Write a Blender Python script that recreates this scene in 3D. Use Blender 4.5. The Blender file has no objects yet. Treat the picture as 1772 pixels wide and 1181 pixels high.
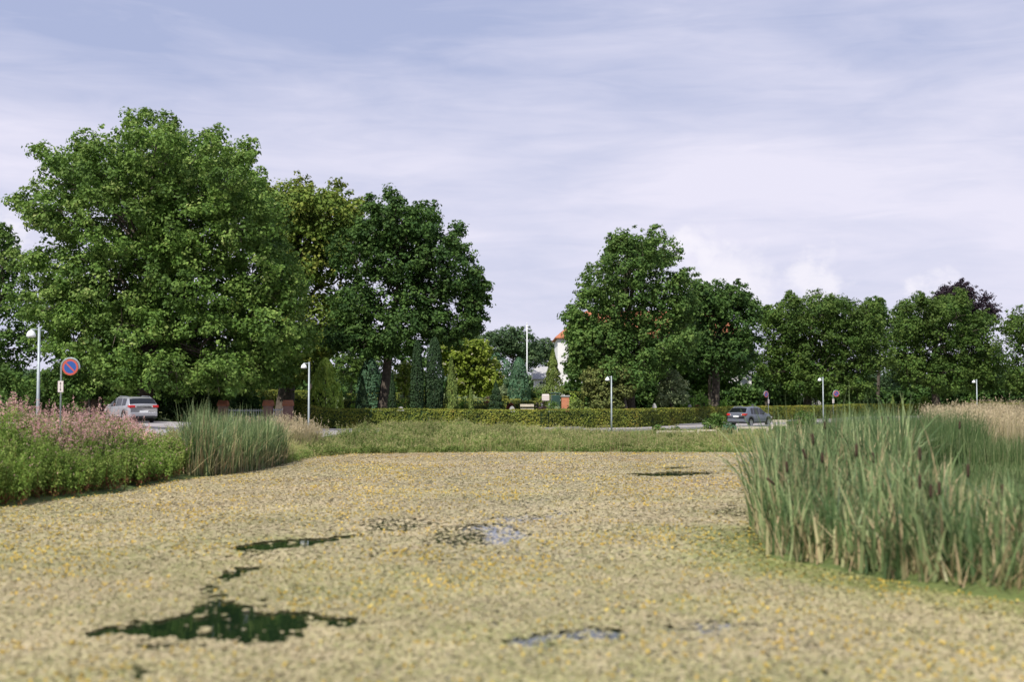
import bpy, math, random
import numpy as np
R = math.radians
sc = bpy.context.scene
# ------------------------------------------------------------ camera
FPX, HORY, CAMZ = 2100.0, 684.0, 3.0
TILT = math.atan((HORY-590.5)/FPX)
cd = bpy.data.cameras.new('camera'); cam = bpy.data.objects.new('camera', cd); sc.collection.objects.link(cam)
cam.location = (0, 0, CAMZ); cam.rotation_euler = (R(90)+TILT, 0, 0)
cd.sensor_width = 36; cd.lens = FPX/1772*36; cd.clip_start = .1; cd.clip_end = 6000
cd.dof.use_dof = True; cd.dof.focus_distance = 75; cd.dof.aperture_fstop = .6
sc.camera = cam
# ------------------------------------------------------------ sky + sun
SUN_EL, SUN_AZ = 52, -150       # azimuth clockwise from +Y (the view direction); -158 = left, behind the camera
w = bpy.data.worlds.new('World'); sc.world = w; w.use_nodes = True
nt = w.node_tree; nt.nodes.clear()
def N(nt, t, **k):
    n = nt.nodes.new(t)
    for a, b in k.items(): setattr(n, a, b)
    return n
out = N(nt, 'ShaderNodeOutputWorld'); bg = N(nt, 'ShaderNodeBackground'); bg.inputs[1].default_value = .09
sky = N(nt, 'ShaderNodeTexSky', sky_type='NISHITA', sun_disc=False)
sky.sun_elevation = R(SUN_EL); sky.sun_rotation = R(SUN_AZ); sky.altitude = 0; sky.air_density = 1.0; sky.dust_density = 1.2; sky.ozone_density = 1.0
tc = N(nt, 'ShaderNodeTexCoord')
L = nt.links.new
def mapping(scale, loc=(0, 0, 0), rot=(0, 0, 0)):
    m = N(nt, 'ShaderNodeMapping'); m.inputs['Scale'].default_value = scale; m.inputs['Location'].default_value = loc; m.inputs['Rotation'].default_value = rot
    L(tc.outputs['Generated'], m.inputs[0]); return m
def noise(m, sc_, det, rough=.55, dist=0):
    n = N(nt, 'ShaderNodeTexNoise'); n.inputs['Scale'].default_value = sc_; n.inputs['Detail'].default_value = det
    n.inputs['Roughness'].default_value = rough; n.inputs['Distortion'].default_value = dist; L(m.outputs[0], n.inputs[0]); return n.outputs[0]
def rng_(v, a, b, c=0., d=1.):
    n = N(nt, 'ShaderNodeMapRange', interpolation_type='SMOOTHSTEP'); n.inputs[1].default_value = a; n.inputs[2].default_value = b
    n.inputs[3].default_value = c; n.inputs[4].default_value = d; L(v, n.inputs[0]); return n.outputs[0]
def mth(op, a, b):
    n = N(nt, 'ShaderNodeMath', operation=op)
    for i, v in enumerate((a, b)):
        if isinstance(v, (int, float)): n.inputs[i].default_value = v
        else: L(v, n.inputs[i])
    n.use_clamp = op in ('ADD',); return n.outputs[0]
sep = N(nt, 'ShaderNodeSeparateXYZ'); L(tc.outputs['Generated'], sep.inputs[0])
n1 = noise(mapping((1.0, 1.0, 3.4), (5.6, .9, .7), (0, R(4), 0)), 3.6, 5, .5, .3)      # broad veils
n2 = noise(mapping((1.0, 1.0, 7.0), (7.3, 1.2, 4.), (0, R(-2), 0)), 9.0, 8, .6, .8)      # wisps
veil = mth('ADD', mth('MULTIPLY', n1, .72), mth('MULTIPLY', n2, .28))
low = rng_(sep.outputs[2], .31, .15, .10, .82)                                              # more veil towards the horizon
cl1 = mth('ADD', low, mth('MULTIPLY', mth('SUBTRACT', veil, .5), 2.3))
# one heaped cloud above the trees, and a small one at the left
def heap(x, z, r, thr):
    vs = N(nt, 'ShaderNodeVectorMath', operation='DISTANCE'); L(mapping((1, 0, 1.25)).outputs[0], vs.inputs[0]); vs.inputs[1].default_value = (x, 0, z*1.25)
    nz = noise(mapping((1, 1, 1.3), (x*9, 2, z)), 26, 7, .6)
    return rng_(mth('SUBTRACT', mth('ADD', mth('MULTIPLY', nz, .13), r-.065), vs.outputs['Value']), 0, thr)
hp = mth('MAXIMUM', mth('MAXIMUM', heap(.155, .115, .040, .035), heap(.178, .092, .050, .055)), mth('MAXIMUM', mth('MAXIMUM', heap(-.395, .125, .032, .03), heap(.235, .090, .034, .035)), heap(.33, .080, .014, .03)))
cloud = mth('MULTIPLY', cl1, 1.0)
tint = N(nt, 'ShaderNodeMix', data_type='RGBA'); tint.inputs[0].default_value = .85
L(sky.outputs[0], tint.inputs[6]); tint.inputs[7].default_value = (4.0, 4.45, 6.5, 1)
mx = N(nt, 'ShaderNodeMix', data_type='RGBA'); L(cloud, mx.inputs[0]); L(tint.outputs[2], mx.inputs[6]); mx.inputs[7].default_value = (7.2, 7.05, 8.3, 1)
mh = N(nt, 'ShaderNodeMix', data_type='RGBA'); L(mth('MULTIPLY', hp, .65), mh.inputs[0]); L(mx.outputs[2], mh.inputs[6]); mh.inputs[7].default_value = (8.7, 8.4, 8.9, 1)
L(mh.outputs[2], bg.inputs[0]); L(bg.outputs[0], out.inputs[0])
sd = bpy.data.lights.new('sun', 'SUN'); sun = bpy.data.objects.new('sun', sd); sc.collection.objects.link(sun)
sd.energy = 4.4; sd.angle = R(.5); sd.color = (1, .95, .86)
_a, _e = R(SUN_AZ), R(SUN_EL)
from mathutils import Vector
sdir = Vector((math.sin(_a)*math.cos(_e), math.cos(_a)*math.cos(_e), math.sin(_e)))
sun.rotation_euler = sdir.to_track_quat('Z', 'Y').to_euler(); sun.location = (-60, -60, 90)
sc.view_settings.view_transform = 'Standard'; sc.view_settings.look = 'None'; sc.view_settings.exposure = .35; sc.view_settings.gamma = 1
sc.cycles.max_bounces = 6; sc.cycles.transparent_max_bounces = 4; sc.cycles.use_denoising = True

# ------------------------------------------------------------ helpers
CT, ST = math.cos(TILT), math.sin(TILT)
def ray(px, py):
    a = (px-886)/FPX; b = -(py-590.5)/FPX
    return a, CT-b*ST, ST+b*CT
def P(px, py, d):                    # world point seen at a photo pixel, at distance d along Y
    a, fy, fz = ray(px, py); k = d/fy
    return np.array((a*k, d, CAMZ+fz*k))
def G(px, py, z=0.):                 # world point at a photo pixel on the level z
    a, fy, fz = ray(px, py); k = (z-CAMZ)/fz
    return np.array((a*k, fy*k, z))
def X(px, d): return (px-886)/FPX*d
COL = sc.collection
def tag(o, label=None, cat=None, group=None, kind=None):
    if label: o['label'] = label
    if cat: o['category'] = cat
    if group: o['group'] = group
    if kind: o['kind'] = kind
    return o
def empty(name, loc, label=None, cat=None, group=None):
    o = bpy.data.objects.new(name, None); COL.objects.link(o); o.location = loc; o.empty_display_size = .3
    return tag(o, label, cat, group)
def org(parent):
    p = np.zeros(3); q = parent
    while q is not None: p += np.array(q.location); q = q.parent
    return p
def npmesh(name, V, F, mat, parent=None, rnd=None, smooth=False, midx=None):
    """one mesh object from arrays; V world positions, F is (M,k) or a list of polygons"""
    V = np.asarray(V, dtype=np.float64)
    if parent is not None: V = V-org(parent)
    me = bpy.data.meshes.new(name)
    if isinstance(F, np.ndarray):
        M, k = F.shape; li = F.ravel(); ls = np.arange(M)*k
    else:
        M = len(F); li = np.fromiter((i for f in F for i in f), dtype=np.int32); ls = np.cumsum([0]+[len(f) for f in F])[:-1]
    me.vertices.add(len(V)); me.vertices.foreach_set('co', V.astype(np.float32).ravel())
    me.loops.add(len(li)); me.loops.foreach_set('vertex_index', li.astype(np.int32))
    me.polygons.add(M); me.polygons.foreach_set('loop_start', np.asarray(ls, dtype=np.int32))
    if rnd is not None:
        at = me.attributes.new('rnd', 'FLOAT', 'FACE'); at.data.foreach_set('value', np.asarray(rnd, dtype=np.float32))
    if midx is not None: me.polygons.foreach_set('material_index', np.asarray(midx, dtype=np.int32))
    me.update(calc_edges=True); me.validate()
    me.polygons.foreach_set('use_smooth', np.full(len(me.polygons), smooth))
    for m in (mat if isinstance(mat, (list, tuple)) else [mat]): me.materials.append(m)
    o = bpy.data.objects.new(name, me); COL.objects.link(o)
    if parent is not None: o.parent = parent
    return o
class MB:
    def __init__(s): s.v = []; s.f = []; s.n = 0
    def add(s, V, F):
        V = np.asarray(V, float); s.v.append(V); s.f += [tuple(i+s.n for i in f) for f in F]; s.n += len(V); return s
    def box(s, c, size, rz=0, bev=0):
        cx, cy, cz = c; a, b, h = [q/2 for q in size]; ca, sa = math.cos(rz), math.sin(rz)
        if bev:
            pts = []
            for (z, k) in ((-h, bev), (-h+bev, 0), (h-bev, 0), (h, bev)):
                for x, y in ((-a, -b), (a, -b), (a, b), (-a, b)):
                    x -= math.copysign(k, x); y -= math.copysign(k, y); pts.append((cx+x*ca-y*sa, cy+x*sa+y*ca, cz+z))
            F = [(3, 2, 1, 0), (12, 13, 14, 15)]
            for r_ in range(3):
                for i in range(4): j = (i+1) % 4; F.append((r_*4+i, r_*4+j, r_*4+4+j, r_*4+4+i))
            return s.add(pts, F)
        pts = [(cx+x*ca-y*sa, cy+x*sa+y*ca, cz+z) for z in (-h, h) for x, y in ((-a, -b), (a, -b), (a, b), (-a, b))]
        return s.add(pts, [(3, 2, 1, 0), (4, 5, 6, 7), (0, 1, 5, 4), (1, 2, 6, 5), (2, 3, 7, 6), (3, 0, 4, 7)])
    def tube(s, pts, rad, n=8, cap=True):
        pts = [np.array(p, float) for p in pts]; rad = rad if hasattr(rad, '__len__') else [rad]*len(pts); V = []; F = []
        prev = None
        for i, p in enumerate(pts):
            t = pts[min(i+1, len(pts)-1)]-pts[max(i-1, 0)]; t /= np.linalg.norm(t)+1e-9
            if prev is None: prev = np.cross(t, (0, 0, 1.) if abs(t[2]) < .9 else (1., 0, 0))
            u = prev-t*np.dot(prev, t); u /= np.linalg.norm(u)+1e-9; prev = u; v = np.cross(t, u)
            for k in range(n):
                a = 2*math.pi*k/n; V.append(p+rad[i]*(u*math.cos(a)+v*math.sin(a)))
        for i in range(len(pts)-1):
            for k in range(n): j = (k+1) % n; F.append((i*n+k, i*n+j, (i+1)*n+j, (i+1)*n+k))
        if cap: F.append(tuple(range(n-1, -1, -1))); F.append(tuple((len(pts)-1)*n+k for k in range(n)))
        return s.add(V, F)
    def build(s, name, mat, parent=None, smooth=False): return npmesh(name, np.concatenate(s.v), s.f, mat, parent, smooth=smooth)
def inpoly(x, y, poly):
    c = np.zeros(x.shape, bool); n = len(poly)
    for i in range(n):
        x1, y1 = poly[i][:2]; x2, y2 = poly[(i+1) % n][:2]
        if y1 == y2: continue
        c ^= ((y1 > y) != (y2 > y)) & (x < (x2-x1)*(y-y1)/(y2-y1)+x1)
    return c
def pdist(x, y, poly, closed=True):
    d = np.full(x.shape, 1e9); n = len(poly)
    for i in range(n if closed else n-1):
        x1, y1 = poly[i][:2]; x2, y2 = poly[(i+1) % n][:2]; dx, dy = x2-x1, y2-y1
        t = np.clip(((x-x1)*dx+(y-y1)*dy)/(dx*dx+dy*dy+1e-12), 0, 1)
        d = np.minimum(d, np.hypot(x-x1-t*dx, y-y1-t*dy))
    return d
_rs = np.random.RandomState(5); _G = _rs.rand(64, 64)
def vnoise(x, y, s=1.0, ox=0.):      # smooth value noise, period 64 cells
    x = np.asarray(x)*s+ox+100.; y = np.asarray(y)*s+ox*1.7+100.; xi = np.floor(x).astype(int); yi = np.floor(y).astype(int); fx = x-xi; fy = y-yi
    fx = fx*fx*(3-2*fx); fy = fy*fy*(3-2*fy); g = lambda a, b: _G[a % 64, b % 64]
    return (g(xi, yi)*(1-fx)+g(xi+1, yi)*fx)*(1-fy)+(g(xi, yi+1)*(1-fx)+g(xi+1, yi+1)*fx)*fy
def sstep(a, b, v): t = np.clip((v-a)/(b-a), 0, 1); return t*t*(3-2*t)

# ------------------------------------------------------------ materials
def mat(name, col, rough=.6, metal=0, spec=.4, nz=None, bump=0, bscale=20):
    m = bpy.data.materials.new(name); m.use_nodes = True; t = m.node_tree; b = t.nodes['Principled BSDF']
    b.inputs['Roughness'].default_value = rough; b.inputs['Metallic'].default_value = metal; b.inputs['Specular IOR Level'].default_value = spec
    b.inputs['Base Color'].default_value = (*col, 1)
    if nz or bump:
        c = t.nodes.new('ShaderNodeTexCoord'); n = t.nodes.new('ShaderNodeTexNoise'); n.inputs['Scale'].default_value = (nz[1] if nz else bscale); n.inputs['Detail'].default_value = 6
        t.links.new(c.outputs['Object'], n.inputs[0])
        if nz:
            r = t.nodes.new('ShaderNodeMix'); r.data_type = 'RGBA'; mr = t.nodes.new('ShaderNodeMapRange'); mr.inputs[1].default_value = .35; mr.inputs[2].default_value = .65
            t.links.new(n.outputs[0], mr.inputs[0]); t.links.new(mr.outputs[0], r.inputs[0]); r.inputs[6].default_value = (*col, 1); r.inputs[7].default_value = (*nz[0], 1)
            t.links.new(r.outputs[2], b.inputs['Base Color'])
        if bump:
            bp = t.nodes.new('ShaderNodeBump'); bp.inputs['Strength'].default_value = bump; t.links.new(n.outputs[0], bp.inputs['Height']); t.links.new(bp.outputs[0], b.inputs['Normal'])
    return m
def leafmat(name, ramp, trans=.35, rough=.6, spec=.2, nscale=.35, namt=.3):
    """colour per leaf from attribute rnd through a ramp, plus slow brightness variation between branches"""
    m = bpy.data.materials.new(name); m.use_nodes = True; t = m.node_tree; b = t.nodes['Principled BSDF']; o = t.nodes['Material Output']; l = t.links.new
    a = t.nodes.new('ShaderNodeAttribute'); a.attribute_name = 'rnd'; r = t.nodes.new('ShaderNodeValToRGB'); l(a.outputs['Fac'], r.inputs[0])
    e = r.color_ramp.elements
    while len(e) < len(ramp): e.new(.5)
    for i, (p, c) in enumerate(ramp): e[i].position = p; e[i].color = (*c, 1)
    c = t.nodes.new('ShaderNodeTexCoord'); n = t.nodes.new('ShaderNodeTexNoise'); n.inputs['Scale'].default_value = nscale; n.inputs['Detail'].default_value = 3; l(c.outputs['Object'], n.inputs[0])
    mr = t.nodes.new('ShaderNodeMapRange'); mr.inputs[1].default_value = .3; mr.inputs[2].default_value = .7; mr.inputs[3].default_value = 1-namt; mr.inputs[4].default_value = 1+namt; l(n.outputs[0], mr.inputs[0])
    v = t.nodes.new('ShaderNodeHueSaturation'); l(r.outputs[0], v.inputs['Color']); l(mr.outputs[0], v.inputs['Value'])
    l(v.outputs[0], b.inputs['Base Color']); b.inputs['Roughness'].default_value = rough; b.inputs['Specular IOR Level'].default_value = spec
    if trans:
        tr = t.nodes.new('ShaderNodeBsdfTranslucent'); l(v.outputs[0], tr.inputs[0]); mx = t.nodes.new('ShaderNodeMixShader'); mx.inputs[0].default_value = trans
        l(b.outputs[0], mx.inputs[1]); l(tr.outputs[0], mx.inputs[2]); l(mx.outputs[0], o.inputs[0])
    return m
def g3(a, b, c): return [(0, a), (.5, b), (1, c)]
M = {}
M['plane'] = leafmat('plane_leaf', [(0, (0.054, 0.110, 0.022)), (.5, (0.117, 0.211, 0.037)), (.85, (0.215, 0.320, 0.070)), (1, (0.365, 0.421, 0.141))], .35, .6, .25)
M['chestnut'] = leafmat('chestnut_leaf', g3((0.073, 0.129, 0.021), (0.144, 0.216, 0.036), (0.269, 0.284, 0.057)), .3)
M['oak'] = leafmat('oak_leaf', g3((0.025, 0.062, 0.016), (0.054, 0.114, 0.025), (0.108, 0.184, 0.040)), .25)
M['oak_light'] = leafmat('oak_light_leaf', g3((0.043, 0.090, 0.020), (0.086, 0.165, 0.036), (0.162, 0.238, 0.057)), .28)
M['lime'] = leafmat('lime_leaf', g3((0.036, 0.082, 0.015), (0.073, 0.133, 0.024), (0.131, 0.190, 0.040)), .28)
M['copper'] = leafmat('copper_leaf', g3((.012, .008, .012), (.03, .018, .026), (.05, .035, .045)), .15)
M['far'] = leafmat('far_leaf', g3((0.033, 0.066, 0.029), (0.065, 0.118, 0.047), (0.114, 0.169, 0.066)), .2)
M['yellowgreen'] = leafmat('catalpa_leaf', [(0, (.08, .14, .015)), (.6, (.24, .32, .04)), (.88, (.36, .42, .07)), (.93, (.60, .56, .42)), (1, (.66, .60, .50))], .35)
M['golden'] = leafmat('golden_conifer', g3((0.128, 0.217, 0.026), (0.304, 0.434, 0.068), (0.506, 0.619, 0.107)), .15)
M['darkcon'] = leafmat('dark_conifer', g3((0.013, 0.030, 0.014), (0.030, 0.062, 0.023), (0.049, 0.092, 0.032)), .1)
M['midcon'] = leafmat('mid_conifer', g3((0.080, 0.124, 0.028), (0.158, 0.224, 0.051), (0.265, 0.311, 0.082)), .15)
M['pine'] = leafmat('pine_needles', g3((.07, .10, .03), (.15, .18, .05), (.25, .26, .08)), .15)
M['bluegreen'] = leafmat('bluegreen_leaf', g3((0.047, 0.109, 0.062), (0.092, 0.196, 0.103), (0.173, 0.283, 0.156)), .2)
M['weeping'] = leafmat('weeping_leaf', g3((0.122, 0.174, 0.082), (0.225, 0.290, 0.137), (0.347, 0.386, 0.201)), .25)
M['shrub'] = leafmat('shrub_leaf', g3((0.048, 0.098, 0.023), (0.095, 0.180, 0.036), (0.191, 0.270, 0.064)), .3)
M['bright'] = leafmat('bright_shrub_leaf', g3((0.092, 0.207, 0.024), (0.183, 0.345, 0.049), (0.329, 0.483, 0.098)), .35)
M['red'] = leafmat('red_shrub_leaf', g3((.08, .02, .015), (.20, .05, .03), (.32, .11, .07)), .3)
M['purple'] = leafmat('purple_shrub_leaf', g3((.03, .015, .02), (.07, .04, .05), (.12, .08, .09)), .2)
M['beech'] = leafmat('beech_leaf', [(0, (0.068, 0.107, 0.020)), (.45, (0.166, 0.206, 0.033)), (.8, (0.292, 0.293, 0.050)), (1, (0.331, 0.195, 0.050))], .25, nscale=.8, namt=.35)
M['boxhedge'] = leafmat('box_leaf', g3((0.083, 0.117, 0.019), (0.193, 0.221, 0.037), (0.331, 0.325, 0.074)), .2)
M['cattail'] = leafmat('cattail_blade', [(0, (.045, .09, .03)), (.4, (.14, .215, .08)), (.68, (.33, .40, .18)), (1, (.46, .34, .20))], .3, .5, .3, .6, .25)
M['reed'] = leafmat('reed_blade', [(0, (.05, .10, .03)), (.5, (.10, .16, .055)), (.8, (.19, .23, .10)), (1, (.40, .35, .20))], .3)
M['tanreed'] = leafmat('tan_reed', [(0, (.10, .13, .05)), (.25, (.27, .25, .12)), (.7, (.46, .38, .23)), (1, (.55, .47, .33))], .3)
M['loose'] = leafmat('loosestrife', [(0, (0.084, 0.158, 0.024)), (.35, (0.181, 0.279, 0.049)), (.62, (0.339, 0.400, 0.109)), (.70, (0.193, 0.084, 0.037)), (.78, (0.230, 0.109, 0.054)), (.80, (0.581, 0.314, 0.314)), (1, (0.750, 0.508, 0.460))], .3)
M['meadow'] = leafmat('meadow', [(0, (0.088, 0.143, 0.033)), (.4, (0.187, 0.264, 0.066)), (.7, (0.330, 0.363, 0.132)), (.88, (0.462, 0.396, 0.209)), (.95, (0.242, 0.110, 0.055)), (1, (0.495, 0.330, 0.264))], .3)
M['lily'] = leafmat('lily_pad', [(0, (0.161, 0.200, 0.039)), (.22, (0.313, 0.310, 0.115)), (.5, (0.453, 0.389, 0.212)), (.78, (0.504, 0.410, 0.250)), (.93, (0.423, 0.280, 0.126)), (1, (0.252, 0.160, 0.067))], .12, .45, .45, .25, .13)
M['flower'] = leafmat('lily_flower', g3((.64, .45, .09), (.72, .54, .12), (.70, .58, .18)), .25)
M['bark'] = mat('bark', (.055, .042, .032), .9, nz=((.11, .09, .07), 5), bump=.6)
M['barkl'] = mat('bark_light', (.11, .095, .08), .9, nz=((.17, .15, .13), 4), bump=.5)
M['asphalt'] = mat('asphalt', (.27, .25, .25), .9, nz=((.33, .31, .31), 1.5))
M['path'] = mat('paving', (.34, .28, .25), .9, nz=((.40, .33, .29), 2))
M['kerb'] = mat('kerb_stone', (.42, .41, .40), .85, nz=((.33, .32, .31), 3))
M['steel'] = mat('galvanised_steel', (.30, .345, .36), .5, .3, nz=((.36, .40, .42), 6))
M['white'] = mat('white_enamel', (.78, .80, .80), .35)
M['lens'] = mat('lamp_lens', (.55, .57, .58), .2)
M['signred'] = mat('sign_red', (.50, .09, .055), .4); M['signblue'] = mat('sign_blue', (.03, .09, .32), .4)
M['plate'] = mat('sign_plate', (.70, .62, .60), .45); M['black'] = mat('black_paint', (.012, .012, .012), .5)
M['whitewash'] = mat('whitewashed_wall', (.80, .78, .78), .85, nz=((.72, .70, .70), .8))
M['wood'] = mat('weathered_timber', (.55, .50, .39), .85, nz=((.42, .38, .30), 8))
M['woodbr'] = mat('brown_timber', (.16, .10, .07), .85, nz=((.10, .065, .05), 6))
M['stone'] = mat('grey_stone', (.42, .41, .40), .85, nz=((.3, .3, .3), 5))
M['tyre'] = mat('tyre', (.015, .015, .015), .8); M['rim'] = mat('rim', (.55, .56, .58), .3, .8)
M['glass'] = mat('car_glass', (.008, .010, .012), .05, 0, .6); M['winglass'] = mat('window_glass', (.03, .035, .045), .06, 0, .6)
M['silver'] = mat('silver_paint', (.44, .44, .46), .28, .55, .5); M['greypaint'] = mat('blue_grey_paint', (.17, .185, .225), .3, .35, .5)
M['plastic'] = mat('dark_plastic', (.02, .021, .023), .55); M['redlamp'] = mat('tail_lamp', (.45, .02, .02), .2); M['clearlamp'] = mat('clear_lamp', (.6, .55, .55), .15)
M['plateW'] = mat('number_plate', (.75, .76, .76), .4)
M['seed'] = mat('cattail_head', (.03, .017, .010), .95, nz=((.055, .032, .018), 30)); M['stalk'] = mat('cattail_stalk', (.12, .15, .07), .7)
M['green_sheet'] = mat('green_sheet', (.03, .075, .06), .5)
def brick(name, c1, c2, mo, s):
    m = mat(name, c1, .9); t = m.node_tree; b = t.nodes['Principled BSDF']; k = t.nodes.new('ShaderNodeTexBrick'); c = t.nodes.new('ShaderNodeTexCoord'); mp = t.nodes.new('ShaderNodeMapping')
    mp.inputs['Rotation'].default_value = (R(90), 0, 0); t.links.new(c.outputs['Object'], mp.inputs[0]); t.links.new(mp.outputs[0], k.inputs[0]); k.inputs['Scale'].default_value = s
    k.inputs['Color1'].default_value = (*c1, 1); k.inputs['Color2'].default_value = (*c2, 1); k.inputs['Mortar'].default_value = (*mo, 1); k.inputs['Mortar Size'].default_value = .012
    k.inputs['Brick Width'].default_value = .23*1.0; k.inputs['Row Height'].default_value = .077; t.links.new(k.outputs[0], b.inputs['Base Color']); return m
M['brick'] = brick('red_brick', (.46, .21, .17), (.36, .16, .13), (.40, .34, .31), 1)
M['capbrick'] = brick('orange_brick', (.62, .20, .08), (.50, .15, .06), (.42, .26, .2), 1)
def tiles():
    m = mat('orange_roof_tile', (.44, .16, .08), .8, nz=((.33, .12, .06), 1.2)); t = m.node_tree; b = t.nodes['Principled BSDF']
    c = t.nodes.new('ShaderNodeTexCoord'); wv = t.nodes.new('ShaderNodeTexWave'); wv.inputs['Scale'].default_value = 1.6; wv.bands_direction = 'X'; t.links.new(c.outputs['Object'], wv.inputs[0])
    bp = t.nodes.new('ShaderNodeBump'); bp.inputs['Strength'].default_value = .6; bp.inputs['Distance'].default_value = .05; t.links.new(wv.outputs[0], bp.inputs['Height']); t.links.new(bp.outputs[0], b.inputs['Normal']); return m
M['tile'] = tiles()
def water_mat():
    m = mat('pond_water', (.008, .018, .008), .03, 0, .5); t = m.node_tree; b = t.nodes['Principled BSDF']; b.inputs['IOR'].default_value = 1.6
    c = t.nodes.new('ShaderNodeTexCoord'); n = t.nodes.new('ShaderNodeTexNoise'); n.inputs['Scale'].default_value = 2.2; n.inputs['Detail'].default_value = 3
    bp = t.nodes.new('ShaderNodeBump'); bp.inputs['Strength'].default_value = .05; bp.inputs['Distance'].default_value = .05
    t.links.new(c.outputs['Object'], n.inputs[0]); t.links.new(n.outputs[0], bp.inputs['Height']); t.links.new(bp.outputs[0], b.inputs['Normal']); return m
M['water'] = water_mat()
def ground_mat():
    m = mat('ground_soil_grass', (.08, .11, .03), .95); t = m.node_tree; b = t.nodes['Principled BSDF']; l = t.links.new
    c = t.nodes.new('ShaderNodeTexCoord'); n = t.nodes.new('ShaderNodeTexNoise'); n.inputs['Scale'].default_value = .12; n.inputs['Detail'].default_value = 9; n.inputs['Roughness'].default_value = .65; l(c.outputs['Object'], n.inputs[0])
    r = t.nodes.new('ShaderNodeValToRGB'); l(n.outputs[0], r.inputs[0]); e = r.color_ramp.elements; e.new(.5)
    for i, (p, q) in enumerate(((.35, (.05, .08, .02)), (.52, (.10, .13, .035)), (.72, (.20, .19, .08)))): e[i].position = p; e[i].color = (*q, 1)
    l(r.outputs[0], b.inputs['Base Color'])
    n2 = t.nodes.new('ShaderNodeTexNoise'); n2.inputs['Scale'].default_value = 6; n2.inputs['Detail'].default_value = 5; l(c.outputs['Object'], n2.inputs[0])
    bp = t.nodes.new('ShaderNodeBump'); bp.inputs['Strength'].default_value = .8; bp.inputs['Distance'].default_value = .1; l(n2.outputs[0], bp.inputs['Height']); l(bp.outputs[0], b.inputs['Normal']); return m
M['ground'] = ground_mat()

# ------------------------------------------------------------ terrain, pond, roads
POND = [(-15, 5), (-15, 20), tuple(G(-20, 884)[:2]), tuple(G(90, 868)[:2]), tuple(G(200, 855)[:2]), tuple(G(270, 838)[:2]), tuple(G(340, 828)[:2]), tuple(G(440, 815)[:2]), tuple(G(500, 802)[:2]),
        tuple(G(520, 793)[:2]), tuple(G(600, 785)[:2]), (-4, 63.2), (0, 63.8), (8, 63.6), tuple(G(1375, 784)[:2]), tuple(G(1372, 800)[:2]), tuple(G(1352, 840)[:2]), tuple(G(1320, 880)[:2]), tuple(G(1305, 920)[:2]),
        tuple(G(1335, 968)[:2]), tuple(G(1450, 990)[:2]), tuple(G(1600, 1020)[:2]), tuple(G(1772, 1045)[:2]), (13, 17), (15, 5)]
CP = np.array([(-20, 45, 1.35), (-22, 58, 1.4), (-22, 70, 1.4), (-30, 66, 1.4), (-45, 60, 1.4), (-15.5, 39, 1.3), (-16, 30, 1.3), (-14, 52, 1.1), (-10.8, 64, .85), (-4, 75, .6), (-17, 88, 1.0), (-12, 88, .55), (-10, 70, .75),
    (6, 82, .5), (6, 72, .45), (0, 88, .5), (9, 92, .5), (18, 95, .5), (18, 76, .45), (30, 108, .5), (29, 119, .52), (48, 142, .5), (70, 166, .5), (50, 125, .5), (40, 90, .5), (20, 45, .45), (18, 62, .45), (15, 28, .5), (25, 35, .6), (40, 60, .6),
    (0, 3, 1.3), (20, 5, .8), (-20, 10, 1.2), (0, 110, 1.0), (20, 130, 1.0), (-10, 130, 2.1), (20, 160, 2.3), (0, 170, 3.3), (40, 180, 2.2), (-40, 95, 1.5), (-40, 130, 2.4), (-60, 150, 3.), (0, 220, 4.2), (60, 220, 3.2), (100, 200, 2.5), (-120, 200, 4.), (0, 500, 5), (200, 400, 4), (-300, 400, 5), (300, 50, 1), (-200, 50, 1.5), (0, -100, 1.3), (150, 130, .8), (0, 1500, 6)])
def Hh(x, y):
    x = np.asarray(x, float); y = np.asarray(y, float); sh = x.shape; x = x.ravel(); y = y.ravel(); num = np.zeros(x.size); den = np.zeros(x.size)
    for a, b, c in CP: k = 1/((x-a)**2+(y-b)**2+2)**1.7; num += k*c; den += k
    land = num/den; d = pdist(x, y, POND); ins = inpoly(x, y, POND)
    h = np.where(ins, -.6*np.clip(d/1.2, 0, 1), .10*np.clip(d/.3, 0, 1)+(land-.1)*sstep(0, 5.5, d))
    return h.reshape(sh)
def H(x, y): return float(Hh(np.array([x]), np.array([y]))[0])
xs = np.concatenate([-np.geomspace(1500, 70, 18), np.arange(-64, 84, .8), np.geomspace(90, 1500, 16)])
ys = np.concatenate([-np.geomspace(800, 10, 8), np.arange(-4, 186, .8), np.geomspace(192, 3000, 18)])
GX, GY = np.meshgrid(xs, ys); GZ = Hh(GX, GY)
def gridfaces(nx, ny):
    i = (np.arange(ny-1)[:, None]*nx+np.arange(nx-1)[None]).ravel(); return np.stack([i, i+1, i+nx+1, i+nx], 1)
tag(npmesh('ground', np.stack([GX.ravel(), GY.ravel(), GZ.ravel()], 1), gridfaces(len(xs), len(ys)), M['ground'], smooth=True), kind='structure')
wp = [(-30, 0, 0), (32, 0, 0), (32, 72, 0), (-30, 72, 0)]
# water: only within the pond outline (slightly wider, dips under the banks)
tag(npmesh('water', [(p[0], p[1], 0) for p in POND], [tuple(range(len(POND)-1, -1, -1))][::1], M['water']), kind='structure')

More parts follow.
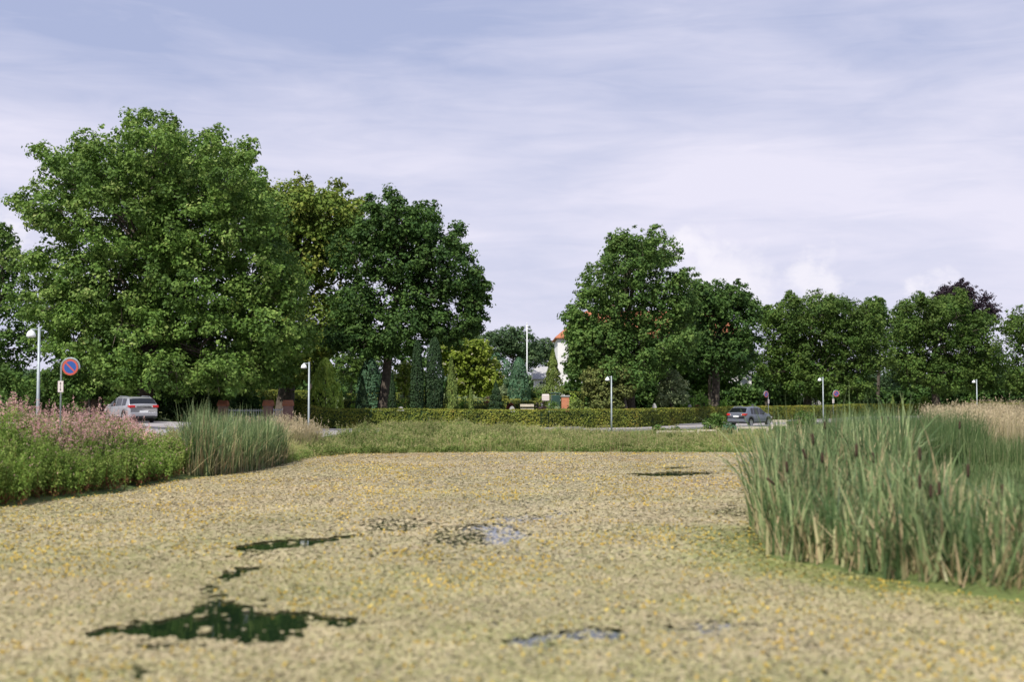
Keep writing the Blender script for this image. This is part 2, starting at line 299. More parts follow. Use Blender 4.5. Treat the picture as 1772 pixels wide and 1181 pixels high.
def resample(pts, step):
    o = []
    for a, b in zip(pts[:-1], pts[1:]):
        a = np.array(a, float); b = np.array(b, float); n = max(1, int(np.linalg.norm(b-a)/step))
        for k in range(n): o.append(a+(b-a)*k/n)
    o.append(np.array(pts[-1], float)); return np.array(o)
def smoothline(pts, step=1.0):
    p = resample(pts, step)
    for _ in range(30): p[1:-1] = (p[:-2]+2*p[1:-1]+p[2:])/4
    return p
NE = smoothline([(-17.2, 10), (-16.8, 25), (-16, 39), (-14.2, 52), (-11.4, 64), (-4.5, 75), (6, 82), (17, 92), (24, 101), (36, 116), (55, 138), (80, 162), (110, 185)], 1.0)
def offset(line, o):
    t = np.gradient(line, axis=0); t /= np.linalg.norm(t, axis=1)[:, None]; return line+np.stack([-t[:, 1], t[:, 0]], 1)*o
def strip(name, line, o0, o1, z0, m, n=9, kind='structure', z1=None):
    z1 = z0 if z1 is None else z1
    cols = [offset(line, o0+(o1-o0)*k/(n-1)) for k in range(n)]; V = []
    for k, c in enumerate(cols): V.append(np.stack([c[:, 0], c[:, 1], Hh(c[:, 0], c[:, 1])+z0+(z1-z0)*k/(n-1)], 1))
    V = np.stack(V, 1).reshape(-1, 3); F = gridfaces(n, len(line)); return tag(npmesh(name, V, F[:, ::-1].copy(), m, smooth=True), kind=kind)
strip('road', NE, .15, 6.2, .04, M['asphalt'])
def kerbline(o, name):
    a = offset(NE, o); V = []; 
    for q, z in ((-.08, -.15), (-.08, .15), (.08, .15), (.08, -.15)):
        c = offset(NE, o+q); V.append(np.stack([c[:, 0], c[:, 1], Hh(a[:, 0], a[:, 1])+z], 1))
    V = np.stack(V, 1).reshape(-1, 3); tag(npmesh(name, V, gridfaces(4, len(a))[:, ::-1].copy(), M['kerb']), kind='structure')
kerbline(6.3, 'kerb'); kerbline(0, 'kerb')
sel = NE[(NE[:, 1] > 74)]
strip('pavement', sel, 6.42, 8.2, .125, M['path'], 3)
# forecourt in front of the large tree: draped grid inside a polygon
FC = [(-60, 50), (-21.4, 50), (-19.8, 60), (-16.5, 70), (-13, 77), (-16.5, 87), (-24, 87), (-28, 80), (-60, 77)]
a, b = np.meshgrid(np.arange(-62, -11, .8), np.arange(49, 89, .8)); F = gridfaces(a.shape[1], a.shape[0]); cx = a.ravel()[F].mean(1); cy = b.ravel()[F].mean(1)
tag(npmesh('forecourt', np.stack([a.ravel(), b.ravel(), Hh(a, b).ravel()+.03], 1), F[inpoly(cx, cy, FC)], M['asphalt'], smooth=True), kind='structure')

# ------------------------------------------------------------ foliage builders
def leafquads(C, Nn, S, asp=.6, rng=None, droop=None):
    n = len(C); rng = rng or np.random; t = rng.normal(size=(n, 3)) if droop is None else droop+rng.normal(size=(n, 3))*.35
    Nn = Nn/(np.linalg.norm(Nn, axis=1)[:, None]+1e-9); t = t-Nn*(t*Nn).sum(1)[:, None]; t /= np.linalg.norm(t, axis=1)[:, None]+1e-9; b = np.cross(Nn, t)
    S = np.asarray(S)[:, None]; fold = Nn*S*.12
    V = np.stack([C-t*S*.5, C+b*S*.5*asp+fold, C+t*S*.5, C-b*S*.5*asp+fold], 1).reshape(-1, 3)
    return V, np.arange(n*4).reshape(n, 4)
def clumps(cent, r, per, rng, leaf, flat=.75, out=None, up=.5):
    """leaf positions scattered in small flattened clumps round each centre; returns C, N, S"""
    n = len(cent); D = rng.normal(size=(n, per, 3)); D /= np.linalg.norm(D, axis=2)[..., None]
    rad = rng.rand(n, per)**.45; rr = np.asarray(r).reshape(-1, 1)*np.ones((n, 1)); P_ = D*rad[..., None]*rr[..., None]; P_[..., 2] *= flat
    C = cent[:, None]+P_; Nn = D*.7+rng.normal(size=D.shape)*.55; Nn[..., 2] += up
    if out is not None: Nn += out[:, None]*.5
    S = leaf*(.7+.75*rng.rand(n, per)); return C.reshape(-1, 3), Nn.reshape(-1, 3), S.ravel()
def lobes_to_clumps(lobes, rng, cr, dens=1.0):
    """lobes: (x,y,z,r[,rz]) -> clump centres near the lobe surfaces"""
    cs, os_ = [], []
    for x, y, z, r, rz in lobes:
        n = max(3, int(dens*6.2*r*r/(cr*cr))); D = rng.normal(size=(n, 3)); D /= np.linalg.norm(D, axis=1)[:, None]
        q = np.where(rng.rand(n) < .8, .78+.3*rng.rand(n), .3+.5*rng.rand(n)); p = D*q[:, None]*r; p[:, 2] *= rz/r
        cs.append(p+(x, y, z)); os_.append(D)
    return np.concatenate(cs), np.concatenate(os_)
def tree(name, label, lobes_px, d, m, seed, tpx=None, leaf=.26, cr=.75, per=34, group=None, trunk_r=.4, bark='bark', depth=.8, dens=1., minor=None, fork=.35, cat='tree', tbase=None, layers=True, drop=0):
    rng = np.random.RandomState(seed); k = d/FPX
    xs_ = [l[0] for l in lobes_px]; x0 = min(l[0]-l[2] for l in lobes_px); x1 = max(l[0]+l[2] for l in lobes_px); cx = (x0+x1)/2; hw = (x1-x0)/2
    lobes = []
    for l in lobes_px:
        px, py, r = l[:3]; q = abs(px-cx)/hw; D = hw*k*math.sqrt(max(0, 1-min(q, 1)**2))*depth; rm = r*k; D = max(0, D-rm)
        offs = [0] if (D < rm*.6 or not layers) else ([-D, D] if D < rm*1.3 else [-D, 0, D])
        for o in offs:
            oo = o*(.75+.35*rng.rand()); p = P(px, py, d); sc_ = (d+oo)/d if oo < 0 else 1.; sh_ = .90 if o else 1.; cw = X(cx, d); lobes.append((cw*sc_+(p[0]-cw)*sc_*sh_, d+oo+rng.normal()*.2, 3+(p[2]-3)*sc_*(.95 if o else 1), rm*(.86+.12*rng.rand())*min(1, sc_*1.02), rm*.86*sc_))
    if tpx is None: tpx = cx
    bx = X(tpx, d); base = np.array((bx, d, H(bx, d)-.05)); root = empty(name, base, label, cat, group)
    # trunk and limbs
    zc = np.mean([l[2] for l in lobes]); zt = max(l[2] for l in lobes); cxw = np.mean([l[0] for l in lobes]); mb = MB()
    fz = base[2]+(zc-base[2])*fork; fx = bx+(cxw-bx)*.15; mid = np.array((fx, d, fz)); tp = np.array((cxw*.6+bx*.4, d, zt-1))
    rr = trunk_r; mb.tube([base, base+(0, 0, .35), base+(mid-base)*.5+(rng.normal()*.05, 0, 0), mid, mid+(tp-mid)*.35+rng.normal(size=3)*.25, mid+(tp-mid)*.7+rng.normal(size=3)*.3, tp], [rr*1.45, rr*1.08, rr*.95, rr*.85, rr*.5, rr*.28, rr*.06], 10)
    for l in lobes:
        c = np.array(l[:3]); s0 = mid+(tp-mid)*max(0, min(.75, (c[2]-mid[2])/(tp[2]-mid[2]+.01)*.55+rng.rand()*.08)); e = c+rng.normal(size=3)*l[3]*.2
        L_ = np.linalg.norm(e-s0); bend = np.array((0, 0, L_*.08)); r0 = max(.04, rr*.22*min(1.4, l[3]/2)); p1 = s0+(e-s0)*.4+bend+rng.normal(size=3)*L_*.04; p2 = s0+(e-s0)*.75+bend*.7+rng.normal(size=3)*L_*.05
        mb.tube([s0, p1, p2, e], [r0, r0*.7, r0*.42, r0*.15], 6, False)
        for _ in range(5):
            dd = rng.normal(size=3); dd /= np.linalg.norm(dd); s1 = p2+(e-p2)*rng.rand(); e1 = c+dd*l[3]*.85; mb.tube([s1, (s1+e1)/2+(0, 0, .1), e1], [r0*.28, r0*.16, .015], 4, False)
    mb.build('trunk', M[bark], root, True)
    cent, outd = lobes_to_clumps(lobes, rng, cr, dens)
    # loose twigs sticking out of the crown
    tw = rng.randint(0, len(lobes), int(len(lobes)*14)); la = np.array([l[:3] for l in lobes])[tw]; lr = np.array([l[3] for l in lobes])[tw]; dd_ = rng.normal(size=la.shape); dd_[:, 2] += .35; dd_ /= np.linalg.norm(dd_, axis=1)[:, None]
    tc_ = la+dd_*(lr*(1.02+.26*rng.rand(len(tw))))[:, None]; tC, tN, tS = clumps(tc_, cr*.42, 14, rng, leaf*.9, out=dd_)
    if drop: keep = (rng.rand(len(cent)) > drop*.6) & ~((vnoise(cent[:, 0], cent[:, 2], .62, seed*1.3) > .80) & (cent[:, 2] > base[2]+5)); cent = cent[keep]; outd = outd[keep]
    keep = cent[:, 2] > Hh(cent[:, 0], cent[:, 1])+.3; cent = cent[keep]; outd = outd[keep]
    cc = rng.rand(len(cent)); C, Nn, S = clumps(cent, cr*(.6+.65*rng.rand(len(cent))), per, rng, leaf, out=outd)
    V, F = leafquads(C, Nn, S, .72, rng); rnd = np.clip(np.repeat(cc, per)*.62+rng.rand(len(C))*.42-.02, 0, 1)
    Vt, Ft = leafquads(tC, tN, tS, .72, rng); V, F, rnd = merge([(V, F, rnd), (Vt, Ft, .45+.5*rng.rand(len(tC)))])
    npmesh('crown', V, F, M[m], root, rnd); return root
def conifer(name, label, px, ytop, wpx, d, m, seed, shape='cone', leaf=.17, n=3600, group=None, stem=0., cat='conifer', bark='bark', lump=.16):
    d = behind(px, d); rng = np.random.RandomState(seed); x = X(px, d); g = H(x, d); top = P(px, ytop, d)[2]; hgt = top-g; rad = wpx/2*d/FPX; root = empty(name, (x, d, g-.05), label, cat, group)
    MB().tube([(x, d, g-.05), (x, d, g+hgt*.5), (x, d, top-.2)], [max(.06, rad*.09), max(.04, rad*.06), .02], 8).build('trunk', M[bark], root, True)
    if stem:
        for s in (-.45, .4): MB().tube([(x+s*rad, d+.1, g-.05), (x+s*rad*.8, d, g+stem+.8)], [.07, .05], 6).build('trunk', M[bark], root, True)
    t = rng.rand(n)**(.75 if shape == 'cone' else .95); th = rng.rand(n)*2*math.pi
    prof = {'cone': lambda t: (1-t)**.85*(1-.25*np.exp(-t*12)), 'column': lambda t: np.clip(np.sin(np.clip(t*.93+.07, 0, 1)*math.pi)**.35, 0, 1)*(1-.35*t), 'egg': lambda t: np.sin(np.clip(t*.9+.1, 0, 1)*math.pi)**.6, 'dome': lambda t: np.sqrt(np.clip(1-t**2, 0, 1)), 'layer': lambda t: (1-t)**.85*(.72+.28*np.abs(np.sin(t*22)))}[shape](t)
    nz = 1-lump+lump*2*vnoise(th*2.2, t*hgt*1.7, 1., seed*.37); r = rad*prof*nz*(.80+.22*rng.rand(n)**.5); z = g+stem+t*(hgt-stem)
    C = np.stack([x+r*np.cos(th), d+r*np.sin(th), z], 1); Nn = np.stack([np.cos(th), np.sin(th), np.full(n, .45)], 1)+rng.normal(size=(n, 3))*.45
    V, F = leafquads(C, Nn, leaf*(.6+.8*rng.rand(n)), .5, rng, np.array((0, 0, 1.))[None]); cl = vnoise(th*3, z*2.5, 1., seed)
    npmesh('crown', V, F, M[m], root, np.clip(cl*.6+rng.rand(n)*.45, 0, 1)); return root
def bush(name, label, px, ytop, wpx, d, m, seed, leaf=.12, cr=.28, per=24, group=None, cat='shrub', hbase=None, dens=1.):
    rng = np.random.RandomState(seed); x = X(px, d); g = H(x, d); top = P(px, ytop, d)[2]; hgt = max(.3, top-g); hw = wpx/2*d/FPX; root = empty(name, (x, d, g), label, cat, group)
    lobes = []
    for i in range(7):
        a_ = rng.uniform(-.62, .62); q = 1-.55*a_*a_; lobes.append((x+a_*hw, d+rng.uniform(-.4, .4)*hw, g+hgt*rng.uniform(.3, .62)*q, hw*.42, hgt*.40*q))
    lobes.append((x, d, g+hgt*.6, hw*.45, hgt*.4)); mb = MB()
    for i in range(6): a_ = rng.uniform(-.5, .5); mb.tube([(x+a_*.2, d, g-.05), (x+a_*hw*.6, d, g+hgt*.4), (x+a_*hw, d, g+hgt*.75)], [.03, .02, .008], 5, False)
    mb.build('stems', M['bark'], root)
    cent, outd = lobes_to_clumps(lobes, rng, cr, dens); cent = cent[cent[:, 2] > g+.05]; cc = rng.rand(len(cent)); C, Nn, S = clumps(cent, cr, per, rng, leaf); V, F = leafquads(C, Nn, S, .7, rng)
    npmesh('foliage', V, F, M[m], root, np.clip(np.repeat(cc, per)*.5+rng.rand(len(C))*.5, 0, 1)); return root
def hedge(name, label, line, width, height, m, leaf, dens, seed, group=None, base_z=None, cat='hedge'):
    rng = np.random.RandomState(seed); ln = resample(line, .5); t = np.gradient(ln, axis=0); t /= np.linalg.norm(t, axis=1)[:, None]; nn = np.stack([-t[:, 1], t[:, 0]], 1)
    g = Hh(ln[:, 0], ln[:, 1]); o = empty(name, (ln[0, 0], ln[0, 1], g[0]), label, cat, group)
    hh = height if np.ndim(height) else np.full(len(ln), height); ring = []
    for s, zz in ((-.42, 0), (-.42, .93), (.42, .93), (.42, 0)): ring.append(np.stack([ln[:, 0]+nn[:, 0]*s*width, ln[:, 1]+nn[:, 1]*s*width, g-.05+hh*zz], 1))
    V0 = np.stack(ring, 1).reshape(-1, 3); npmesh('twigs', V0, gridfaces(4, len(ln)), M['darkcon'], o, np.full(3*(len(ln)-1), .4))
    tot = np.linalg.norm(np.diff(ln, axis=0), axis=1).sum(); n = int(tot*dens); u = rng.rand(n)*(len(ln)-1.001); i = u.astype(int); f = (u-i)[:, None]; p = ln[i]*(1-f)+ln[i+1]*f; gz = g[i]*(1-f[:, 0])+g[i+1]*f[:, 0]; hz = hh[i]
    side = rng.rand(n); per = height*2 if not np.ndim(height) else 2.8; ftop = width/(width+per); fr = side < (1-ftop)*.8; bk = (~fr) & (side < (1-ftop)); v = rng.rand(n); bump = (vnoise(u*.9, v*3, 1., seed)-.5)*.10+rng.normal(size=n)*.035
    s = np.where(fr, -.5*width-bump, np.where(bk, .5*width+bump, (v-.5)*width)); z = np.where(fr | bk, v*hz, hz+bump*.6)
    C = np.stack([p[:, 0]+nn[i, 0]*s, p[:, 1]+nn[i, 1]*s, gz+z], 1); Nn = np.stack([nn[i, 0]*np.where(fr, -1, np.where(bk, 1, 0)), nn[i, 1]*np.where(fr, -1, np.where(bk, 1, 0)), np.where(fr | bk, .35, 1.)], 1)+rng.normal(size=(n, 3))*.5
    V, F = leafquads(C, Nn, leaf*(.7+.6*rng.rand(n)), .7, rng); cl = vnoise(u*.35, v, 1., seed+.5); npmesh('leaves', V, F, M[m], o, np.clip(cl*.5+rng.rand(n)*.5+.08*np.where(fr | bk, 0, 1), 0, 1)); return o
def blades(base, h, wd, lean, az, curve, rnd, K=4, name='grass', m=None, parent=None):
    """curved tapering strips; arrays of equal length"""
    n = len(base); t = np.linspace(0, 1, K+1); ca, sa = np.cos(az), np.sin(az); V = np.empty((n, K+1, 2, 3)); sa2 = az+math.pi/2+_rs.normal(size=n)*.6; wx, wy = np.cos(sa2), np.sin(sa2)
    for k, q in enumerate(t):
        hz = lean*q+curve*q*q*q; x = base[:, 0]+ca*hz*h; y = base[:, 1]+sa*hz*h; z = base[:, 2]+h*(q-.35*curve*q**4); ww = wd*(1-q**1.6)*.5+.0012
        V[:, k, 0] = np.stack([x-wx*ww, y-wy*ww, z], 1); V[:, k, 1] = np.stack([x+wx*ww, y+wy*ww, z], 1)
    b0 = np.arange(n)[:, None]*(K+1)*2+np.arange(K)[None]*2; F = np.stack([b0, b0+1, b0+3, b0+2], 2).reshape(-1, 4)
    return V.reshape(-1, 3), F, np.repeat(rnd, K)
def scatter(n, poly, rng):
    p = np.array([q[:2] for q in poly]); lo, hi = p.min(0), p.max(0); o = np.empty((0, 2))
    while len(o) < n:
        q = lo+rng.rand(n*2, 2)*(hi-lo); o = np.concatenate([o, q[inpoly(q[:, 0], q[:, 1], poly)]])
    return o[:n]
def merge(parts):
    V, F, R_ = [], [], []; k = 0
    for v, f, r in parts: V.append(v); F.append(f+k); R_.append(r); k += len(v)
    return np.concatenate(V), np.concatenate(F), np.concatenate(R_)

def behind(px, d, m=1.8): return max(d, float(np.interp(px, [540, 886, 1056, 1100, 1165, 1200, 1300, 1400, 1600, 1772], [88, 88.4, 91, 92.5, 98.5, 101, 110.5, 119.3, 142, 157]))+m)
# ------------------------------------------------------------ large trees
tree('plane_tree', 'huge broad bright green tree towering over the silver car', [(255, 250, 62), (180, 285, 58), (110, 292, 42), (340, 275, 60), (408, 290, 38), (78, 352, 45), (200, 370, 88), (330, 370, 88), (440, 370, 62), (90, 455, 66), (58, 520, 42), (200, 480, 98), (330, 490, 100), (468, 470, 66), (115, 570, 58), (485, 560, 62), (220, 590, 85), (360, 600, 88), (465, 622, 50), (300, 650, 45), (190, 645, 48), (400, 645, 45), (30, 352, 16), (232, 212, 20), (288, 216, 20), (432, 258, 16), (150, 245, 18), (70, 262, 13), (24, 450, 18), (535, 590, 22), (525, 500, 22), (375, 232, 14)],
     84, 'plane', 11, tpx=250, leaf=.235, cr=.74, per=50, trunk_r=.62, depth=.75, dens=.86)
tree('chestnut_tree', 'yellowish green round tree on a thick dark trunk, between huge tree and dark oak', [(500, 352, 46), (560, 360, 50), (455, 370, 45), (600, 400, 48), (520, 430, 65), (590, 480, 58), (560, 560, 55), (500, 600, 60), (450, 560, 60), (610, 560, 35), (520, 330, 22), (585, 335, 20), (450, 325, 16), (620, 355, 12), (500, 640, 26)],
     105, 'chestnut', 12, tpx=492, depth=.85, dens=1.2, leaf=.30, cr=.85, per=32, trunk_r=.78, fork=.25)
tree('oak_tree', 'dark green tree on a slim trunk behind the hedge, thin right side against sky', [(680, 365, 42), (640, 385, 40), (735, 380, 34), (620, 440, 50), (690, 440, 55), (760, 430, 42), (790, 400, 14), (800, 480, 30), (830, 470, 10), (838, 520, 10), (842, 495, 7), (828, 570, 9), (790, 585, 14), (740, 500, 50), (650, 520, 60), (600, 520, 40), (580, 570, 32), (820, 520, 18), (700, 565, 45), (760, 560, 32), (620, 585, 34), (815, 555, 16), (830, 485, 10), (680, 335, 14), (640, 345, 8), (805, 440, 16), (660, 590, 24), (835, 548, 8), (715, 600, 12)],
     96, 'oak', 13, tpx=660, leaf=.24, cr=.62, per=30, depth=.62, dens=1.15, trunk_r=.40, fork=.55, bark='bark', drop=.13)
tree('oak_tree', 'tallest dark green tree right of the gap, in front of the orange roofed house', [(1110, 420, 26), (1085, 450, 42), (1150, 440, 28), (1040, 480, 40), (1010, 520, 34), (1100, 520, 60), (1165, 500, 40), (1195, 520, 28), (1000, 570, 30), (1050, 590, 50), (1120, 600, 55), (1000, 610, 20), (1170, 580, 45), (1190, 475, 16), (1060, 415, 10), (1075, 405, 9), (985, 545, 14), (994, 600, 15), (990, 625, 15), (994, 575, 16), (1003, 585, 22), (1135, 405, 12), (1185, 600, 24), (1105, 650, 30), (1050, 640, 20)],
     101, 'oak_light', 14, tpx=1092, leaf=.24, cr=.62, per=28, trunk_r=.42, fork=.35, drop=.22)
tree('oak_tree', 'lower dark green tree with a forked trunk behind the blue grey car', [(1205, 508, 24), (1240, 512, 26), (1275, 505, 17), (1300, 535, 16), (1230, 530, 34), (1265, 525, 30), (1285, 560, 26), (1230, 590, 50), (1190, 600, 30), (1280, 610, 34), (1210, 500, 14), (1270, 500, 12), (1295, 515, 9), (1312, 545, 9), (1250, 622, 30), (1200, 618, 24), (1300, 590, 16)],
     112, 'oak', 15, tpx=1236, leaf=.25, cr=.66, per=28, trunk_r=.42, fork=.4, drop=.2)
tree('lime_tree', 'broad dense green tree directly right of the forked trunk tree', [(1318, 545, 16), (1370, 545, 30), (1420, 530, 30), (1455, 535, 28), (1340, 580, 34), (1400, 590, 48), (1470, 580, 40), (1510, 570, 30), (1340, 630, 34), (1410, 640, 45), (1480, 635, 45), (1525, 620, 24), (1365, 515, 9), (1330, 540, 10), (1500, 535, 12), (1525, 525, 7), (1440, 670, 26), (1380, 668, 22), (1495, 672, 22)],
     132, 'lime', 16, tpx=1393, leaf=.27, cr=.75, per=30, trunk_r=.5, fork=.22)
tree('lime_tree', 'dome shaped green tree in front of the purple leaved one, at the right', [(1600, 540, 32), (1650, 535, 32), (1570, 560, 26), (1695, 565, 30), (1560, 600, 34), (1620, 600, 48), (1690, 610, 42), (1730, 620, 28), (1570, 640, 30), (1640, 650, 36), (1710, 650, 30), (1590, 515, 9), (1560, 530, 8), (1665, 512, 9)],
     140, 'lime', 17, tpx=1617, leaf=.27, cr=.75, per=30, trunk_r=.5, fork=.25)
tree('lime_tree', 'green tree cut off by the right edge of the picture', [(1775, 560, 34), (1760, 610, 34), (1800, 600, 40), (1780, 650, 30), (1830, 560, 40), (1840, 640, 40), (1752, 560, 12), (1755, 660, 20)],
     146, 'lime', 18, tpx=1790, leaf=.27, cr=.8, per=26, trunk_r=.45)
tree('copper_beech', 'dark purple leaved tree top showing above the green domed tree', [(1660, 515, 30), (1690, 520, 28), (1640, 505, 16), (1700, 545, 24), (1665, 560, 40), (1665, 495, 10), (1720, 540, 12), (1630, 515, 10), (1650, 610, 40)],
     172, 'copper', 19, tpx=1665, leaf=.3, cr=.8, per=26, trunk_r=.5)
tree('sycamore_tree', 'dark tree at the far left edge, half hidden by the huge tree', [(-20, 430, 42), (15, 460, 34), (-30, 500, 60), (20, 530, 40), (-10, 590, 55), (30, 600, 38), (5, 400, 12), (0, 640, 36), (-40, 640, 40)],
     98, 'oak_light', 20, tpx=-8, leaf=.28, cr=.75, per=28, trunk_r=.4, depth=.6)
tree('small_oak', 'narrow dark tree top showing in the skyline behind the broad green tree', [(1515, 520, 16), (1525, 540, 16), (1500, 545, 18), (1540, 570, 18), (1520, 580, 26)], 160, 'oak', 21, tpx=1520, leaf=.26, cr=.6, per=24, trunk_r=.25)
rw = np.random.RandomState(9); nw = 1500; wx_ = rw.uniform(-170, 190, nw); wd_ = 235+rw.uniform(-8, 25, nw); wt = 3+(684-650+10*(vnoise(wx_, wd_*0, .05, 3)-.5)*2)*wd_/FPX; wz = 4+(wt-4)*rw.rand(nw)**.6
C_, N_, S_ = clumps(np.stack([wx_, wd_, wz], 1), 1.5, 44, rw, .75); V_, F_ = leafquads(C_, N_, S_, .75, rw)
tag(npmesh('distant_wood', V_, F_, M['far'], rnd=np.clip(np.repeat(rw.rand(nw), 44)*.6+rw.rand(len(C_))*.4, 0, 1)), 'low distant wood closing the horizon behind the cemetery', 'wood', kind='stuff')
rw = np.random.RandomState(10); pc_ = []
for n_, pa, pb, da, db, yt_ in ((900, 1290, 1880, 150, 176, 668), (420, 985, 1310, 138, 144, 664), (500, 380, 800, 165, 180, 668), (260, -80, 420, 104, 112, 655)):
    q = rw.rand(n_); px_ = pa+(pb-pa)*q; dd_ = da+(db-da)*q+rw.rand(n_)*5; x_ = X(px_, dd_); g_ = Hh(x_, dd_); tz_ = 3+(684-yt_+12*(vnoise(x_, x_*0, .12, 4)-.5)*2)*dd_/FPX; pc_.append(np.stack([x_, dd_, g_+(tz_-g_)*rw.rand(n_)**.7], 1))
pc_ = np.concatenate(pc_); C_, N_, S_ = clumps(pc_, 1.0, 40, rw, .42); V_, F_ = leafquads(C_, N_, S_, .75, rw)
tag(npmesh('undergrowth', V_, F_, M['oak'], rnd=np.clip(np.repeat(rw.rand(len(pc_)), 40)*.6+rw.rand(len(C_))*.4, 0, 1)), 'dark leafy undergrowth below and behind the tall trees', 'undergrowth', kind='stuff')
# trees at the back of the gap
fg = 'distant trees behind the cemetery'
for i, (lob, d, mm, lab) in enumerate([
    ([(850, 590, 20), (880, 582, 24), (905, 590, 26), (860, 600, 26), (890, 625, 34), (920, 615, 22)], 185, 'far', 'rounded distant tree left of the flagpole'),
    ([(945, 600, 18), (965, 612, 20), (925, 608, 18), (940, 635, 26), (975, 640, 22)], 205, 'far', 'lower distant tree between the flagpole and the white house'),
    ([(790, 580, 16), (820, 582, 18), (805, 610, 26), (760, 600, 26)], 200, 'far', 'olive distant tree behind the yellow green blossoming one'),
    ([(860, 640, 26), (830, 640, 26)], 150, 'bluegreen', 'low dark blue green tree right behind the blossoming one'),
    ([(700, 620, 26), (680, 600, 26), (720, 640, 28)], 140, 'oak', 'dark tree behind the slim oak trunk'),
    ([(600, 640, 26), (625, 615, 26), (575, 620, 28), (645, 630, 22)], 150, 'lime', 'pale green tree behind the golden thuja'),
    ([(540, 625, 22), (555, 600, 26), (520, 640, 24)], 140, 'lime', 'green tree above the white lamp left of the golden thuja'),
    ([(1010, 640, 26), (1040, 620, 30), (1075, 630, 30), (1120, 640, 32), (988, 652, 20)], 128, 'oak', 'dark tree under the tallest oak, left of the white wall'),
    ([(1150, 640, 26), (1115, 625, 26), (1180, 660, 26), (1210, 640, 28), (1240, 650, 30), (1270, 640, 28)], 134, 'oak', 'dark tree behind the forked trunk, in front of the white wall'),
    ([(1190, 552, 24), (1165, 575, 24), (1210, 580, 26), (1180, 610, 30), (1240, 600, 26), (1280, 590, 26), (1290, 620, 26)], 130, 'oak_light', 'tree crown hiding the right half of the orange roof'),
    ([(1035, 575, 26), (1010, 590, 20), (1070, 590, 28), (1060, 620, 30)], 132, 'oak_light', 'tree crown hiding the left part of the orange roof'),
    ([(1300, 640, 26), (1330, 660, 24), (1350, 630, 30)], 150, 'oak', 'dark leafy tree filling the gap behind the no parking sign'),
    ([(1560, 660, 26), (1540, 640, 26), (1600, 655, 26)], 170, 'far', 'distant tree behind the trunk of the domed tree'),
    ([(1660, 670, 26), (1700, 665, 28), (1740, 672, 28)], 175, 'far', 'low distant tree right of the domed tree trunk'),
    ([(430, 640, 28), (400, 620, 30), (460, 620, 28)], 130, 'far', 'dark tree seen under the huge crown above the brick pillars'),
    ([(330, 620, 34), (280, 640, 34), (370, 650, 30), (240, 640, 30)], 104, 'oak', 'dark evergreen mass behind the huge tree trunk'),
    ([(150, 640, 30), (110, 620, 34), (190, 625, 30)], 100, 'oak', 'dark tree behind the no parking sign at the left')]):
    tree('background_tree', lab, lob, d, mm, 40+i, leaf=.34 if d > 120 else .28, cr=.8, per=22, group=fg, trunk_r=.2, dens=.9)
tree('blossoming_tree', 'yellow green tree with pale blossom clusters behind the dark conifers', [(800, 605, 20), (830, 605, 20), (780, 630, 20), (815, 635, 26), (848, 635, 20), (860, 655, 14), (800, 665, 20), (840, 668, 18), (765, 610, 12), (770, 600, 8), (758, 600, 10)], 122, 'yellowgreen', 60, tpx=812, leaf=.26, cr=.5, per=26, trunk_r=.22)
tree('catalpa_tree', 'small bright yellow green tree between the slim oak trunk and the dark columns', [(702, 668, 16), (690, 650, 14), (712, 650, 14), (700, 636, 10)], 118, 'yellowgreen', 61, tpx=702, leaf=.2, cr=.4, per=22, trunk_r=.12)
tree('pine_tree', 'spreading olive green pine with flat foliage pads left of the middle lamp post', [(1048, 645, 20), (1022, 655, 18), (1075, 658, 24), (1098, 660, 12), (1035, 670, 20), (1015, 676, 12), (1060, 680, 22), (1085, 676, 14), (1060, 698, 20), (1035, 700, 16)], 98, 'pine', 62, tpx=1088, leaf=.16, cr=.34, per=34, trunk_r=.26, bark='barkl', cat='pine')
tree('weeping_birch', 'grey green weeping tree in front of the dark gap, right of the pine', [(1163, 655, 14), (1150, 672, 13), (1178, 670, 14), (1158, 690, 15), (1180, 690, 13), (1145, 692, 9)], 100, 'weeping', 63, tpx=1165, leaf=.15, cr=.36, per=34, trunk_r=.1, cat='tree')
